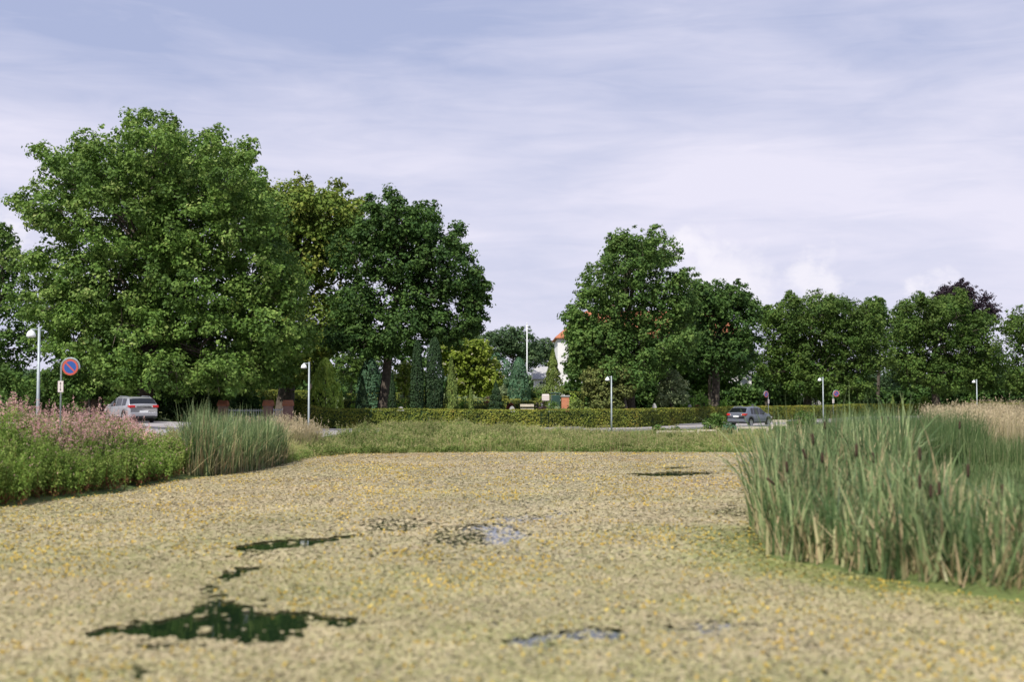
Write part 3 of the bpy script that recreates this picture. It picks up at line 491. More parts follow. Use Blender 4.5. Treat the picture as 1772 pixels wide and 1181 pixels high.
# ------------------------------------------------------------ cemetery conifers and shrubs
cg = 'clipped conifers in the cemetery behind the hedge'
for i, a in enumerate([
    ('golden_thuja', 'broad golden green thuja right of the left cemetery lamp post', 563, 620, 46, 96, 'golden', 'egg', .2, 4200, 0),
    ('dark_cypress', 'thin black green cypress beside the lamp post left of the golden thuja', 541, 671, 12, 93, 'darkcon', 'column', .12, 1200, 0),
    ('clipped_yew', 'small dark rounded yew in front of the golden thuja', 557, 674, 20, 92, 'darkcon', 'column', .13, 1600, 0),
    ('clipped_yew', 'small mid green yew right of the dark rounded one', 574, 672, 16, 92, 'midcon', 'column', .13, 1400, 0),
    ('golden_cone', 'little golden cone conifer right of the golden thuja', 591, 676, 17, 93, 'golden', 'cone', .12, 1300, 0),
    ('dark_cone_conifer', 'dark pointed conifer left of the slim oak trunk', 627, 652, 36, 95, 'darkcon', 'cone', .15, 3200, 0),
    ('weeping_beech', 'round grey green weeping tree behind the dark pointed conifer', 640, 620, 48, 104, 'bluegreen', 'dome', .2, 4200, .4),
    ('dark_cone_conifer', 'dark pointed conifer half behind the slim oak trunk', 664, 642, 30, 99, 'darkcon', 'cone', .15, 2600, 0),
    ('dark_cone_conifer', 'dark pointed conifer just right of the slim oak trunk', 679, 645, 22, 97, 'darkcon', 'cone', .15, 2200, 0),
    ('dark_columnar_conifer', 'tall dark narrow conifer left of the widest column', 722, 590, 26, 98, 'darkcon', 'column', .18, 4200, 0),
    ('dark_columnar_conifer', 'tallest wide dark column conifer with bare stems at its foot', 752, 585, 36, 96, 'darkcon', 'column', .18, 5600, .8),
    ('feathery_cypress', 'feathery olive green pointed conifer right of the tallest dark column', 781, 618, 36, 94, 'midcon', 'cone', .17, 4600, 0),
    ('small_cone_conifer', 'small olive cone conifer below the blossoming tree', 815, 669, 20, 93, 'midcon', 'cone', .12, 1600, 0),
    ('dark_cone_conifer', 'wide low dark conifer right of the small olive cone', 858, 660, 44, 95, 'darkcon', 'layer', .16, 3600, 0),
    ('drooping_spruce', 'light green drooping spruce in front of the white house gable', 957, 604, 50, 116, 'midcon', 'layer', .22, 4600, .3),
    ('blue_green_tree', 'small round blue green tree below the flagpole', 898, 620, 36, 128, 'bluegreen', 'dome', .24, 3200, .5),
    ('small_cone_conifer', 'small cone conifer left of the domed tree trunk, the left of a pair', 1544, 684, 11, 150, 'midcon', 'cone', .16, 700, 0),
    ('small_cone_conifer', 'small cone conifer left of the domed tree trunk, the right of a pair', 1561, 688, 11, 150, 'midcon', 'cone', .16, 700, 0)]):
    nm, lab, px, yt, wpx, d, mm, shp, lf, n, st = a; d = d if (px > 800 or px in (640, 664)) else 90.4+(i % 3)*.5
    conifer(nm, lab, px, yt, wpx, d, mm, 100+i, shp, lf, n, cg, st, lump=.34 if mm in ('midcon', 'golden') else .16)
sg = 'shrubs around the graves'
for i, a in enumerate([
    ('bright green maple like shrub on the right of the weeping tree', 1198, 666, 32, 100, 'bright'), ('bright green tall shrub left of the forked trunk', 1216, 664, 26, 103, 'bright'),
    ('brown green shrub left against the forked trunk', 1222, 682, 20, 100, 'golden'), ('bright green low shrub right of the forked trunk', 1255, 688, 30, 106, 'bright'),
    ('dark olive shrub above the hedge left of the pine foot', 1000, 690, 46, 93, 'midcon'), ('grey green juniper above the hedge between the red pier and the little bench', 965, 697, 38, 92, 'weeping'),
    ('red leaved shrub behind the wide low conifer', 883, 690, 14, 100, 'red'), ('smaller red leaved shrub left of the wide low conifer', 843, 686, 12, 104, 'red'),
    ('purple leaved shrub beside the white tank', 940, 690, 22, 98, 'purple'), ('dark red shrub right of the bright maple like shrub', 1205, 697, 10, 96, 'red'),
    ('reddish shrub in front of the forked trunk', 1213, 698, 10, 96, 'red'), ('pale green round shrub with white tint above the hedge', 1162, 698, 14, 95, 'weeping'),
    ('yellow green low shrub above the hedge', 1181, 696, 14, 97, 'golden'), ('round blue green low shrub at the foot of the dark columns', 722, 704, 26, 92, 'bluegreen'),
    ('golden low shrub left of the domed tree trunk', 1600, 687, 30, 147, 'golden'), ('dark green rounded shrub behind the right hedge', 1500, 686, 60, 140, 'oak'),
    ('yellow green ivy shrub on the leftmost brick pillar', 385, 676, 18, 91, 'golden'), ('olive low shrub below the small olive cone', 828, 704, 20, 92, 'golden'),
    ('pale green shrub between the golden thuja and the round weeping tree', 606, 664, 30, 112, 'shrub'), ('small bright shrub left of the round weeping tree', 612, 690, 18, 98, 'bright'), ('fresh green shrub between the slim oak trunk and the first dark column', 697, 690, 24, 102, 'bright'),
    ('tall pale green shrub between the two groups of dark conifers', 704, 668, 26, 120, 'weeping'), ('light green shrub right of the feathery cypress', 800, 690, 20, 100, 'bright'), ('grey green shrub behind the wide low conifer', 872, 668, 36, 132, 'weeping'),
    ('light green shrub left of the drooping spruce', 925, 672, 36, 130, 'shrub'), ('pale shrub at the left foot of the drooping spruce', 938, 660, 26, 140, 'weeping'), ('golden shrub just right of the red brick pier', 990, 680, 26, 104, 'golden'), ('green shrub in front of the dark green container', 957, 694, 22, 99, 'shrub'),
    ('light shrub at the foot of the pine', 1070, 696, 36, 99, 'weeping'), ('fresh green shrub left of the weeping tree', 1130, 694, 24, 104, 'bright'),
    ('bright shrub in the gap beside the white doorway behind the hedge', 1408, 676, 22, 134, 'bright')]):
    lab, px, yt, wpx, d, mm = a; d = behind(px, d); bush('garden_shrub', lab, px, yt, wpx, d, mm, 140+i, .13 if d < 120 else .18, .24 if wpx < 20 else .34, 22, sg)
rg = 'wild shrubs on the verge between the road and the pond'
for i, a in enumerate([('bushy green shrub left of the blue grey car', 1238, 716, 46, 80, 'shrub'), ('dark green shrub right of the blue grey car bonnet', 1388, 712, 46, 86, 'shrub'), ('low dark bush at the left end of the timber rails', 1140, 738, 26, 76, 'shrub'),
    ('low dark bush beside the left timber rail', 1166, 740, 22, 76, 'shrub'), ('low bush behind the middle timber rails', 1262, 735, 26, 77, 'bluegreen'), ('low bush in front of the right timber rail', 1345, 742, 30, 78, 'shrub')]):
    lab, px, yt, wpx, d, mm = a; bush('verge_shrub', lab, px, yt, wpx, d, mm, 170+i, .13, .26, 26, rg)
lg = 'leafy shrubs behind the forecourt at the left'
for i, a in enumerate([('large bright leafy shrub behind the left no parking sign', 95, 625, 110, 80, 'shrub'), ('leafy shrub at the left edge behind the lamp post', 15, 632, 120, 78, 'shrub'), ('dark leafy shrub above the timber fence', 165, 655, 100, 86, 'oak_light'),
    ('low shrub at the left edge by the road', -10, 668, 90, 72, 'shrub'), ('dark shrub right of the silver car under the huge tree', 318, 655, 100, 90, 'oak'), ('dark ivy shrub between the brick pillars and the huge tree', 425, 655, 70, 96, 'oak'), ('dark shrub behind the silver car roof', 245, 650, 90, 92, 'oak'), ('dark shrub beside the left brick pillar', 365, 665, 60, 90, 'oak')]):
    lab, px, yt, wpx, d, mm = a; bush('leafy_shrub', lab, px, yt, wpx, d, mm, 190+i, .2, .5, 34, lg)
# ------------------------------------------------------------ hedges
hedge('beech_hedge', 'long clipped beech hedge with yellow brown patches running along the far side of the road', [(-15.2, 88.6), (-6, 88), (2, 88.6), (9, 92.5), (16, 102.5), (29, 119), (48, 142), (70, 166), (95, 190)], 1.1, 1.40, 'beech', .12, 620, 70)
bg_ = 'low clipped box hedges between the graves'
for i, (px0, px1, yt, d, hg) in enumerate([(600, 700, 682, 125, .8), (690, 900, 690, 112, .8), (590, 700, 692, 108, .7), (865, 935, 676, 150, .9), (865, 945, 686, 128, .8), (980, 1010, 678, 135, .8), (880, 930, 695, 105, .6), (690, 760, 676, 140, .9), (800, 870, 700, 100, .6)]):
    ls_ = ['upper left row beside the golden cone conifer', 'long middle row behind the dark columns', 'lower row left of the slim oak trunk', 'farthest row below the distant trees', 'second farthest row below the flagpole', 'short row right of the brick pier', 'nearest row left of the garden bench', 'far row right of the slim oak trunk', 'near row beside the wide low conifer'][i]
    x0_, x1_ = X(px0, d), X(px1, d); hedge('box_hedge', 'low yellow green box hedge, '+ls_, [(x0_, d), (x1_, d+1.5)], .7, P(px0, yt, d)[2]-H(x0_, d), 'boxhedge', .14, 260, 300+i, bg_)
for i, (px0, px1, yt, d, lab) in enumerate([(430, 545, 686, 108, 'tall clipped hedge seen between the thick trunk and the lamp post'), (440, 540, 674, 135, 'farther clipped hedge seen behind the thick chestnut trunk')]):
    x0_, x1_ = X(px0, d), X(px1, d); hedge('garden_hedge', lab, [(x0_, d), (x1_, d+1)], .9, P(px0, yt, d)[2]-H(x0_, d), 'boxhedge', .15, 420, 320+i)

# ------------------------------------------------------------ pond plants
rng = np.random.RandomState(1)
holes = [([(150, 1090), (215, 1083), (250, 1074), (318, 1068), (345, 1055), (352, 1028), (390, 1036), (425, 1045), (470, 1058), (520, 1069), (600, 1076), (642, 1088), (618, 1094), (560, 1084), (500, 1101), (460, 1116), (360, 1121), (250, 1119), (228, 1105), (165, 1101)], 1., .05),
    ([(400, 948), (440, 940), (500, 939), (560, 934), (610, 928), (640, 924), (600, 936), (560, 943), (500, 949), (470, 957), (430, 960)], 1., .1), ([(430, 955), (450, 958), (455, 966), (437, 962)], 1., .1),
    ([(625, 912), (660, 898), (680, 908), (735, 912), (730, 918), (690, 924), (640, 922)], .8, .25), ([(735, 932), (762, 914), (815, 917), (850, 938), (800, 949), (752, 946)], .78, .2), ([(800, 912), (860, 910), (915, 925), (900, 940), (850, 946), (810, 940)], .86, .3), ([(855, 902), (930, 893), (1010, 884), (1020, 890), (940, 902), (880, 910)], .7, .3), ([(640, 905), (700, 896), (760, 904), (740, 914), (660, 914)], .7, .3),
    ([(885, 1110), (950, 1096), (1062, 1091), (1080, 1102), (970, 1117), (900, 1122)], .89, .1), ([(1085, 822), (1150, 818), (1255, 819), (1200, 825), (1110, 826)], 1., .2), ([(1110, 1088), (1290, 1078), (1340, 1092), (1180, 1100)], .72, .2),
    ([(825, 900), (890, 893), (930, 890), (880, 905)], .7, .3), ([(365, 1022), (385, 1000), (420, 983), (440, 984), (410, 1000), (380, 1026)], .95, .1), ([(205, 1172), (250, 1160), (262, 1181), (215, 1190)], .8, .2), ([(645, 1150), (672, 1148), (680, 1178), (655, 1180)], .5, .2), ([(560, 1060), (600, 1056), (640, 1050), (600, 1062)], .8, .1),
    ([(1140, 811), (1190, 809), (1200, 812), (1150, 813)], 1, .2), ([(750, 975), (790, 972), (785, 980), (757, 980)], .8, .2), ([(1220, 888), (1280, 876), (1303, 893), (1240, 900)], .6, .3), ([(880, 870), (990, 850), (1010, 862), (900, 880)], .4, .3)]
HW = [([tuple(G(a, b)[:2]) for a, b in poly], dn, sm) for poly, dn, sm in holes]
def open_water(x, y):
    o = np.zeros(x.shape)
    for poly, dn, sm in HW:
        p = np.array(poly); lo = p.min(0)-1; hi = p.max(0)+1; s = (x > lo[0]) & (x < hi[0]) & (y > lo[1]) & (y < hi[1])
        if not s.any(): continue
        xx, yy = x[s], y[s]; w1 = .32*(1+sm); x0_, y0_ = xx, yy; xx = xx+(vnoise(x0_, y0_, 2.3, 3)-.5)*w1+(vnoise(x0_, y0_, 7, 5)-.5)*.3; yy = yy+(vnoise(x0_, y0_, 1.7, 8)-.5)*w1*2.2+(vnoise(x0_, y0_, 6, 1)-.5)*.35
        ins = inpoly(xx, yy, poly)*dn*(vnoise(x0_, y0_, 3.6, 2.)*.6+vnoise(x0_, y0_, 9, 7.)*.4 < .80); q = o[s]; o[s] = np.maximum(q, ins)
    return o
def lilies():
    Cs, Rs, Zs = [], [], []
    for d0, d1, r, dens in ((8, 22, .029, 1150), (22, 40, .045, 450), (40, 64, .055, 260)):
        n = int((d1-d0)*30*dens); x = rng.uniform(-16, 16, n); y = rng.uniform(d0, d1, n); k = (np.abs(x) < y*.47+2.6); x, y = x[k], y[k]
        k = inpoly(x, y, POND); x, y = x[k], y[k]; ow = open_water(x, y); edge = pdist(x, y, POND)
        k = (rng.rand(len(x)) > ow*.985) & ~((ow > .9) & (rng.rand(len(x)) < .8)) & ~((edge < .25) & (rng.rand(len(x)) < .6)); x, y, e = x[k], y[k], edge[k]
        Cs.append(np.stack([x, y, rng.uniform(.008, .028, len(x))], 1)); Rs.append(r*(.55+.8*rng.rand(len(x)))); Zs.append(e)
    C = np.concatenate(Cs); r = np.concatenate(Rs); e = np.concatenate(Zs); n = len(C); K = 6
    ang = rng.rand(n)*6.28; tilt = rng.normal(size=(n, 2))*(.065*sstep(70, 25, C[:, 1]))[:, None]; th = ang[:, None]+np.arange(K)[None]*2*math.pi/K; rr = r[:, None]*(1-.22*(np.arange(K) == 0)[None]); dx = np.cos(th)*rr; dy = np.sin(th)*rr
    curl = np.abs(rng.normal(size=(n, K)))*.006; z = np.maximum(C[:, 2:3]+dx*tilt[:, :1]+dy*tilt[:, 1:]+curl, .004)
    V = np.stack([C[:, :1]+dx, C[:, 1:2]+dy, z], 2).reshape(-1, 3); F = np.arange(n*K).reshape(n, K)
    big = vnoise(C[:, 0], C[:, 1], .13, 1.)*.38+vnoise(C[:, 0]*.7, C[:, 1], .5, 5.)*.34+vnoise(C[:, 0], C[:, 1], 2.1, 5.)*.28; alg = sstep(2.6, .3, pdist(C[:, 0], C[:, 1], POND[18:24], False))*sstep(32, 24, C[:, 1])
    rn = np.clip(.20+.56*big+rng.normal(size=n)*.10-alg*.28, 0, 1); far = sstep(24, 50, C[:, 1]); rn = np.clip(rn+far*.12, 0, 1)
    tag(npmesh('lily_pads', V, F, M['lily'], rnd=rn), 'dense mat of small pale floating lily leaves covering the pond, broken by dark open water', 'floating plants', kind='stuff')
    # flowers
    n = 26000; x = rng.uniform(-16, 16, n*4); y = 8+56*rng.rand(n*4)**.9; k = (np.abs(x) < y*.47+2.6) & inpoly(x, y, POND); x, y = x[k], y[k]; q = vnoise(x, y, .5, 2.)*.5+vnoise(x, y, 1.9, 6.)*.5
    k = (rng.rand(len(x)) < np.clip((q-.36)*1.6, .02, 1)*np.clip(1.1-y/90, .3, 1)) & (open_water(x, y) < .3); x, y = x[k][:n], y[k][:n]; n = len(x); K = 5; r = (.012+.010*rng.rand(n))*(1+.012*y); cz = rng.uniform(.03, .06, n)
    th = rng.rand(n)[:, None]*6.28+np.arange(K)[None]*2*math.pi/K; tx = rng.normal(size=(n, 2))*.25
    ring = np.stack([x[:, None]+np.cos(th)*r[:, None], y[:, None]+np.sin(th)*r[:, None], cz[:, None]+.01+np.cos(th)*r[:, None]*tx[:, :1]+np.sin(th)*r[:, None]*tx[:, 1:]], 2); c0 = np.stack([x, y, cz-.025], 1)[:, None]
    V = np.concatenate([ring, c0], 1).reshape(-1, 3); b0 = np.arange(n)[:, None]*6; F = np.concatenate([np.stack([b0[:, 0]+k, b0[:, 0]+(k+1) % 5, b0[:, 0]+5], 1) for k in range(5)])
    tag(npmesh('yellow_water_flowers', V, F, M['flower'], rnd=np.tile(rng.rand(n), 5)), 'small yellow flowers scattered over the floating leaves', 'flowers', kind='stuff')
lilies()

# right cattail bed
BED = [tuple(G(1366, 812)[:2]), tuple(G(1352, 840)[:2]), tuple(G(1322, 880)[:2]), tuple(G(1308, 920)[:2]), tuple(G(1338, 966)[:2]), tuple(G(1450, 986)[:2]), tuple(G(1600, 1016)[:2]), tuple(G(1772, 1040)[:2]), (12.5, 17.5), (12.8, 21.0), (9.8, 23.8), (8.9, 26.5), (9.7, 30), (11.4, 35), (10.6, 43)]
BEDf = [(a+(0 if i > 7 else -.02), b-(.1 if 3 < i < 8 else 0)) for i, (a, b) in enumerate(BED)]
def cattails(name, poly, n, hf, seed, label, tan=.2, leanx=-.03, wd=.022, ls=.2):
    r = np.random.RandomState(seed); p = scatter(n, poly, r); tuft = scatter(n//9, poly, r); i = r.randint(0, len(tuft), n); p = tuft[i]+r.normal(size=(n, 2))*.09
    g = np.maximum(Hh(p[:, 0], p[:, 1]), -.05)-.03; h = hf(p[:, 0], p[:, 1])*(.48+.60*r.rand(n)**.75)*(.85+.3*r.rand(len(tuft)))[i]; az = r.rand(n)*6.283; lean = np.abs(r.normal(size=n))*ls+.02; curve = np.where(r.rand(n) < .28, .6*r.rand(n)+.2, .12*r.rand(n)); h = h*np.where(r.rand(n) < .06, 1.18, 1)
    rn = np.clip(r.rand(n)*.72, 0, 1); dry = r.rand(n) < tan*(.5+vnoise(p[:, 0], p[:, 1], .8, 4)); rn = np.where(dry, .78+.22*r.rand(n), rn); h = np.where(dry, h*(.35+.6*r.rand(n)), h)
    V, F, R_ = blades(np.stack([p[:, 0], p[:, 1], g], 1), h, wd*(.6+.7*r.rand(n)), lean, az, curve, rn, 5); V[:, 0] += leanx*np.maximum(V[:, 2]-.3, 0)*(.6+.8*vnoise(V[:, 1]*0+V[:, 0], V[:, 1], .5, 9.))
    # broken litter at the foot
    m_ = n//3; q = scatter(m_, poly, r); a2 = r.rand(m_)*6.283; V2, F2, R2 = blades(np.stack([q[:, 0], q[:, 1], np.maximum(Hh(q[:, 0], q[:, 1]), 0)], 1), .25+.6*r.rand(m_), .02+.02*r.rand(m_), .3+.9*r.rand(m_), a2, .3*r.rand(m_), .80+.2*r.rand(m_), 3)
    V, F, R_ = merge([(V, F, R_), (V2, F2, R2)]); return tag(npmesh(name, V, F, M['cattail'], rnd=R_), label, 'reeds', kind='stuff')
def hbed(x, y): return 1.55+.75*sstep(23, 31, y)-.25*sstep(34, 42, y)-.36*sstep(7.0, 8.8, x)*sstep(28, 22, y)+.6*(vnoise(x, y, .8, 2)-.5)
cattails('cattail_bed', BEDf, 10500, hbed, 71, 'dense bed of grey green cattail leaves with dry tan litter at the right edge of the pond', .52, wd=.056, ls=.2)
LB = [tuple(G(325, 828)[:2]), tuple(G(380, 824)[:2]), tuple(G(440, 816)[:2]), tuple(G(495, 803)[:2]), (-10.9, 56), (-12.6, 51), (-12.4, 46)]
cattails('cattail_bed', LB, 6500, lambda x, y: 1.95+.6*sstep(47.5, 45, y)+.3*(vnoise(x, y, .9, 6)-.5)-.15*sstep(50, 56, y), 72, 'narrower bed of cattails standing at the left bank beside the pink flowered plants', .45, .0, .042, .09)
# green reeds and tan reeds behind
def reedbed(name, poly, n, h0, seed, m, label, lo=0., hi=1., wd=.012, lean=.1, plume=0.):
    r = np.random.RandomState(seed); p = scatter(n, poly, r); g = Hh(p[:, 0], p[:, 1])-.03; h = h0*(.58+.38*vnoise(p[:, 0], p[:, 1], .6, seed)+.22*r.rand(n))*np.where(r.rand(n) < .04, 1.16, 1); rn = lo+(hi-lo)*r.rand(n); az = r.rand(n)*6.283; ln = np.abs(r.normal(size=n))*lean; cv = .35*r.rand(n)**2
    parts = [blades(np.stack([p[:, 0], p[:, 1], g], 1), h, np.full(n, wd), ln, az, cv, rn, 4)]
    if plume:
        k = r.rand(n) < plume; m_ = k.sum(); top = np.stack([p[k, 0]+np.cos(az[k])*(ln[k]+cv[k])*h[k], p[k, 1]+np.sin(az[k])*(ln[k]+cv[k])*h[k], g[k]+h[k]*.97], 1)
        C = np.repeat(top, 5, 0)+r.normal(size=(m_*5, 3))*(.02, .02, .07); V, F = leafquads(C, r.normal(size=C.shape), np.full(len(C), .10), .25, r, np.array((0, 0, 1.))[None]); parts.append((V, F, np.full(len(C), .9)*r.uniform(.8, 1, len(C))))
    V, F, R_ = merge(parts); return tag(npmesh(name, V, F, M[m], rnd=R_), label, 'grass' if 'grass' in name else 'reeds', kind='stuff')
reedbed('green_reeds', [(11.0, 37), (12.8, 37), (16.5, 42), (18.5, 48), (16, 54), (13.6, 52), (11.3, 44)], 11000, 2.0, 73, 'reed', 'soft green reeds behind the right cattail bed', .0, .8, .018, .14)
reedbed('tan_reed_grass', [(15.2, 44), (30, 43), (44, 48), (44, 64), (22.5, 66), (19, 56)], 40000, 2.05, 74, 'tanreed', 'dry tan reed grass with feathery heads at the right edge of the picture', .2, 1., .014, .06, .4)
reedbed('green_reeds', [(13, 39), (24, 38), (30, 44), (22, 47), (15, 46)], 9000, 1.25, 75, 'reed', 'shorter green reeds in front of the dry tan reed grass', .1, .9, .016, .12)
reedbed('short_grass', [(11, 22), (13, 18.5), (28, 17), (32, 42), (12, 42)], 34000, .42, 76, 'reed', 'short green grass patch behind the right cattail bed', .3, .85, .02, .35)
# leafy plants
def leafy(name, poly, n, hf, seed, m, label, top=.25, toprange=(.8, 1.), leafs=46, leaf=.07, body=(0., .62), brown=.0, spread=.2, cat='plants', pinkf=None, tuft=9, tr_=.17):
    r = np.random.RandomState(seed); nt_ = max(10, n//tuft); tc_ = scatter(nt_, poly, r); ti = r.randint(0, nt_, n); off = r.normal(size=(n, 2))*tr_; p = tc_[ti]+off; k_ = inpoly(p[:, 0], p[:, 1], poly) | (r.rand(n) < .5); p = p[k_]; ti = ti[k_]; off = off[k_]; n = len(p); g = np.maximum(Hh(p[:, 0], p[:, 1]), 0); th_ = .68+.5*r.rand(nt_); h = hf(p[:, 0], p[:, 1])*th_[ti]*(.80+.3*r.rand(n))*(1-.25*np.clip(np.hypot(off[:, 0], off[:, 1])/(2*tr_), 0, 1)); ln = off*.55+r.normal(size=(n, 2))*.09; pc = np.clip(r.rand(nt_)[ti]*.8+.2*r.rand(n), 0, 1); parts = []
    t = r.rand(n, leafs)**.75; rad = spread*(.25+.9*np.sin(np.clip(t, .05, .97)*math.pi)**.7*(1-.5*t)); a_ = r.rand(n, leafs)*6.283; q = rad*np.sqrt(r.rand(n, leafs))
    x = p[:, :1]+ln[:, :1]*t*h[:, None]+np.cos(a_)*q; y = p[:, 1:]+ln[:, 1:]*t*h[:, None]+np.sin(a_)*q; z = g[:, None]+t*h[:, None]
    pk = (pinkf(p[:, 0], p[:, 1]) if pinkf is not None else np.ones(n))[:, None]; istop = (t > 1-top) & (r.rand(n, leafs) < pk); low = (t < .3) & (r.rand(n, leafs) < brown)
    rn = np.where(istop, r.uniform(*toprange, size=t.shape), body[0]+(body[1]-body[0])*np.clip(pc[:, None]*.5+.5*r.rand(n, leafs)+.15*(t-.5), 0, 1)); rn = np.where(low, .74, rn)
    C = np.stack([x, y, z], 2).reshape(-1, 3); Nn = np.stack([np.cos(a_), np.sin(a_), np.full(a_.shape, .6)], 2).reshape(-1, 3)+r.normal(size=C.shape)*.4
    S = leaf*(.6+.8*r.rand(len(C)))*np.where(istop.ravel(), .65, 1); V, F = leafquads(C, Nn, S, .42, r, np.stack([np.cos(a_), np.sin(a_), np.full(a_.shape, .9)], 2).reshape(-1, 3)); parts.append((V, F, rn.ravel()))
    parts.append(blades(np.stack([p[:, 0], p[:, 1], g-.02], 1), h, np.full(n, .014), np.hypot(ln[:, 0], ln[:, 1]), np.arctan2(ln[:, 1], ln[:, 0]), np.zeros(n), np.where(r.rand(n) < .5, .72, .3)*np.ones(n), 2))
    V, F, R_ = merge(parts); return tag(npmesh(name, V, F, M[m], rnd=R_), label, cat, kind='stuff')
LP = [tuple(G(-20, 882)[:2]), tuple(G(90, 866)[:2]), tuple(G(200, 853)[:2]), tuple(G(270, 837)[:2]), tuple(G(330, 827)[:2]), (-12.7, 46), (-14.9, 47), (-15.7, 40), (-16.9, 37.5), (-17.5, 32)]
def hl(x, y): return .98+.78*sstep(-12.9, -13.9, x)*sstep(-16.9, -16.2, x)*sstep(36.5, 38.5, y)*sstep(45.5, 43, y)+.38*sstep(39, 35, y)+.22*sstep(42, 45, y)+.45*(vnoise(x, y, 1.3, 3)-.5)
leafy('loosestrife_bank', LP, 4600, hl, 81, 'loose', 'bushy green bank plants topped with pink flower spikes at the left', .2, (.8, 1.), 62, .085, (0., .62), .6, .15, pinkf=lambda x, y: .05+.18*sstep(41, 44, y)+.9*sstep(-13.0, -13.9, x)*sstep(36.8, 38.2, y))
MP = [tuple(G(498, 805)[:2]), tuple(G(522, 796)[:2]), tuple(G(602, 788)[:2]), (-4, 62.9), (0, 63.5), (8, 63.3), (15, 62.8), (17.8, 64), (18, 69), (8, 69.5), (0, 70.5), (-6, 71), (-10.8, 63), (-13, 54)]
def hm(x, y): return (.66+.07*sstep(2, -3, x)+.45*sstep(-6, -10.5, x)-.22*sstep(2, 9, x))*(.55+.45*sstep(0, 2., pdist(x, y, POND)))*1.12+.42*(vnoise(x, y, 1.0, 3)-.45)*(1-.4*sstep(2, 9, x))
leafy('meadow_plants', MP, 7500, hm, 82, 'meadow', 'tall wild meadow plants along the far bank of the pond', .22, (.55, .9), 40, .085, (0., .7), .5, .15)
reedbed('meadow_grass', MP, 15000, .70, 83, 'meadow', 'long olive and tan grass mixed along the far bank', .2, 1., .012, .22, .15)
reedbed('golden_grass', [(-10.9, 56), (-10.1, 59), (-9.6, 62), (-10.4, 64), (-12.1, 63), (-12.9, 57)], 3200, 1.45, 84, 'tanreed', 'golden seeding grass beside the left cattails', .1, .8, .012, .15, .5)
reedbed('verge_grass', [(-16.4, 30), (-15.8, 40), (-14, 52.4), (-11.3, 64.2), (-4.5, 75), (6, 81.5), (17, 91.4), (24, 100), (36, 115), (40, 105), (30, 88), (18, 74), (5, 70), (-8, 64), (-12.6, 52), (-14.6, 38), (-14.6, 30)], 30000, .13, 85, 'meadow', 'short green verge grass between the meadow and the road', .15, .75, .02, .35)
leafy('bank_weeds', [(-12.2, 43), (-13.6, 46), (-14.2, 52), (-11.6, 62), (-10.4, 59), (-10.9, 53), (-11.9, 47)], 1500, lambda x, y: .95+.3*(vnoise(x, y, .9, 3)-.5), 86, 'meadow', 'pale mixed weeds behind and beside the left cattails', .22, (.55, 1.), 44, .08, (0., .7), .4, .15)
# ------------------------------------------------------------ cattails with seed heads (each its own thing)
heads = [(410, 330, -.35, 'thick brown cattail head leaning left high on the left flank of the right bed'), (505, 350, 0, 'upright cattail head in the left half of the right bed, below the blue grey car'), (520, 175, 0, 'dark cattail head near the top left of the right bed'), (690, 310, .05, 'slim cattail head left of the middle of the right bed'), (780, 350, -.1, 'cattail head just right of the slim one in the right bed'),
    (828, 150, 0, 'left one of the pair of dark heads against the hedge'), (862, 150, .08, 'right one of the pair of dark heads against the hedge'), (1030, 330, 0, 'upper one of two cattail heads standing one above the other'), (1030, 480, 0, 'lower one of two cattail heads standing one above the other'),
    (1090, 530, .02, 'reddish brown cattail head between two others in the centre of the right bed'), (1135, 515, 0, 'short dark cattail head right of the reddish brown one'), (1245, 175, .05, 'tallest cattail head standing alone before the tan reed grass'), (1290, 420, 0, 'cattail head below the tallest lone one'), (1478, 530, -.05, 'lone cattail head near the right edge above the short grass'),
    (230, 478, -1.3, 'cattail head bent nearly flat out over the pond'), (315, 400, -.05, 'leftmost upright cattail head of the right bed'), (455, 250, -.1, 'upper left cattail head beside the dark one near the top')]
for i, (zx, zy, ln, lab) in enumerate(heads):
    px, py = 1260+zx/3.107, 680+zy/3.107; hz = 2.15 if py < 790 else 1.75; d = float(np.clip((3-hz)*FPX/max(py-684, 8), 19.6, 33)); d = max(d, 23.5) if px < 1400 else d; p = P(px, py, d); g = max(0, H(p[0]-ln*.7, d))
    if g == 0: g = 0.
    L_ = .22; dr = np.array((ln, .0, 1.)); dr /= np.linalg.norm(dr); b = np.array((p[0]-ln*.9, d+.02, g)); root = empty('cattail', b, lab, 'cattail', 'cattails with brown heads in the right bed'); s0 = p-dr*L_*.5
    MB().tube([b, b+(s0-b)*.5+(0, 0, .12*abs(ln)), s0, p+dr*L_*.5, p+dr*(L_*.5+.12)], [.008, .007, .006, .005, .003], 6).build('stalk', M['stalk'], root, True)
    MB().tube([p-dr*L_*.5, p-dr*L_*.46, p-dr*L_*.2, p+dr*L_*.35, p+dr*L_*.47, p+dr*L_*.5], [.008, .024, .029, .028, .020, .006], 10).build('seed_head', M['seed'], root, True)

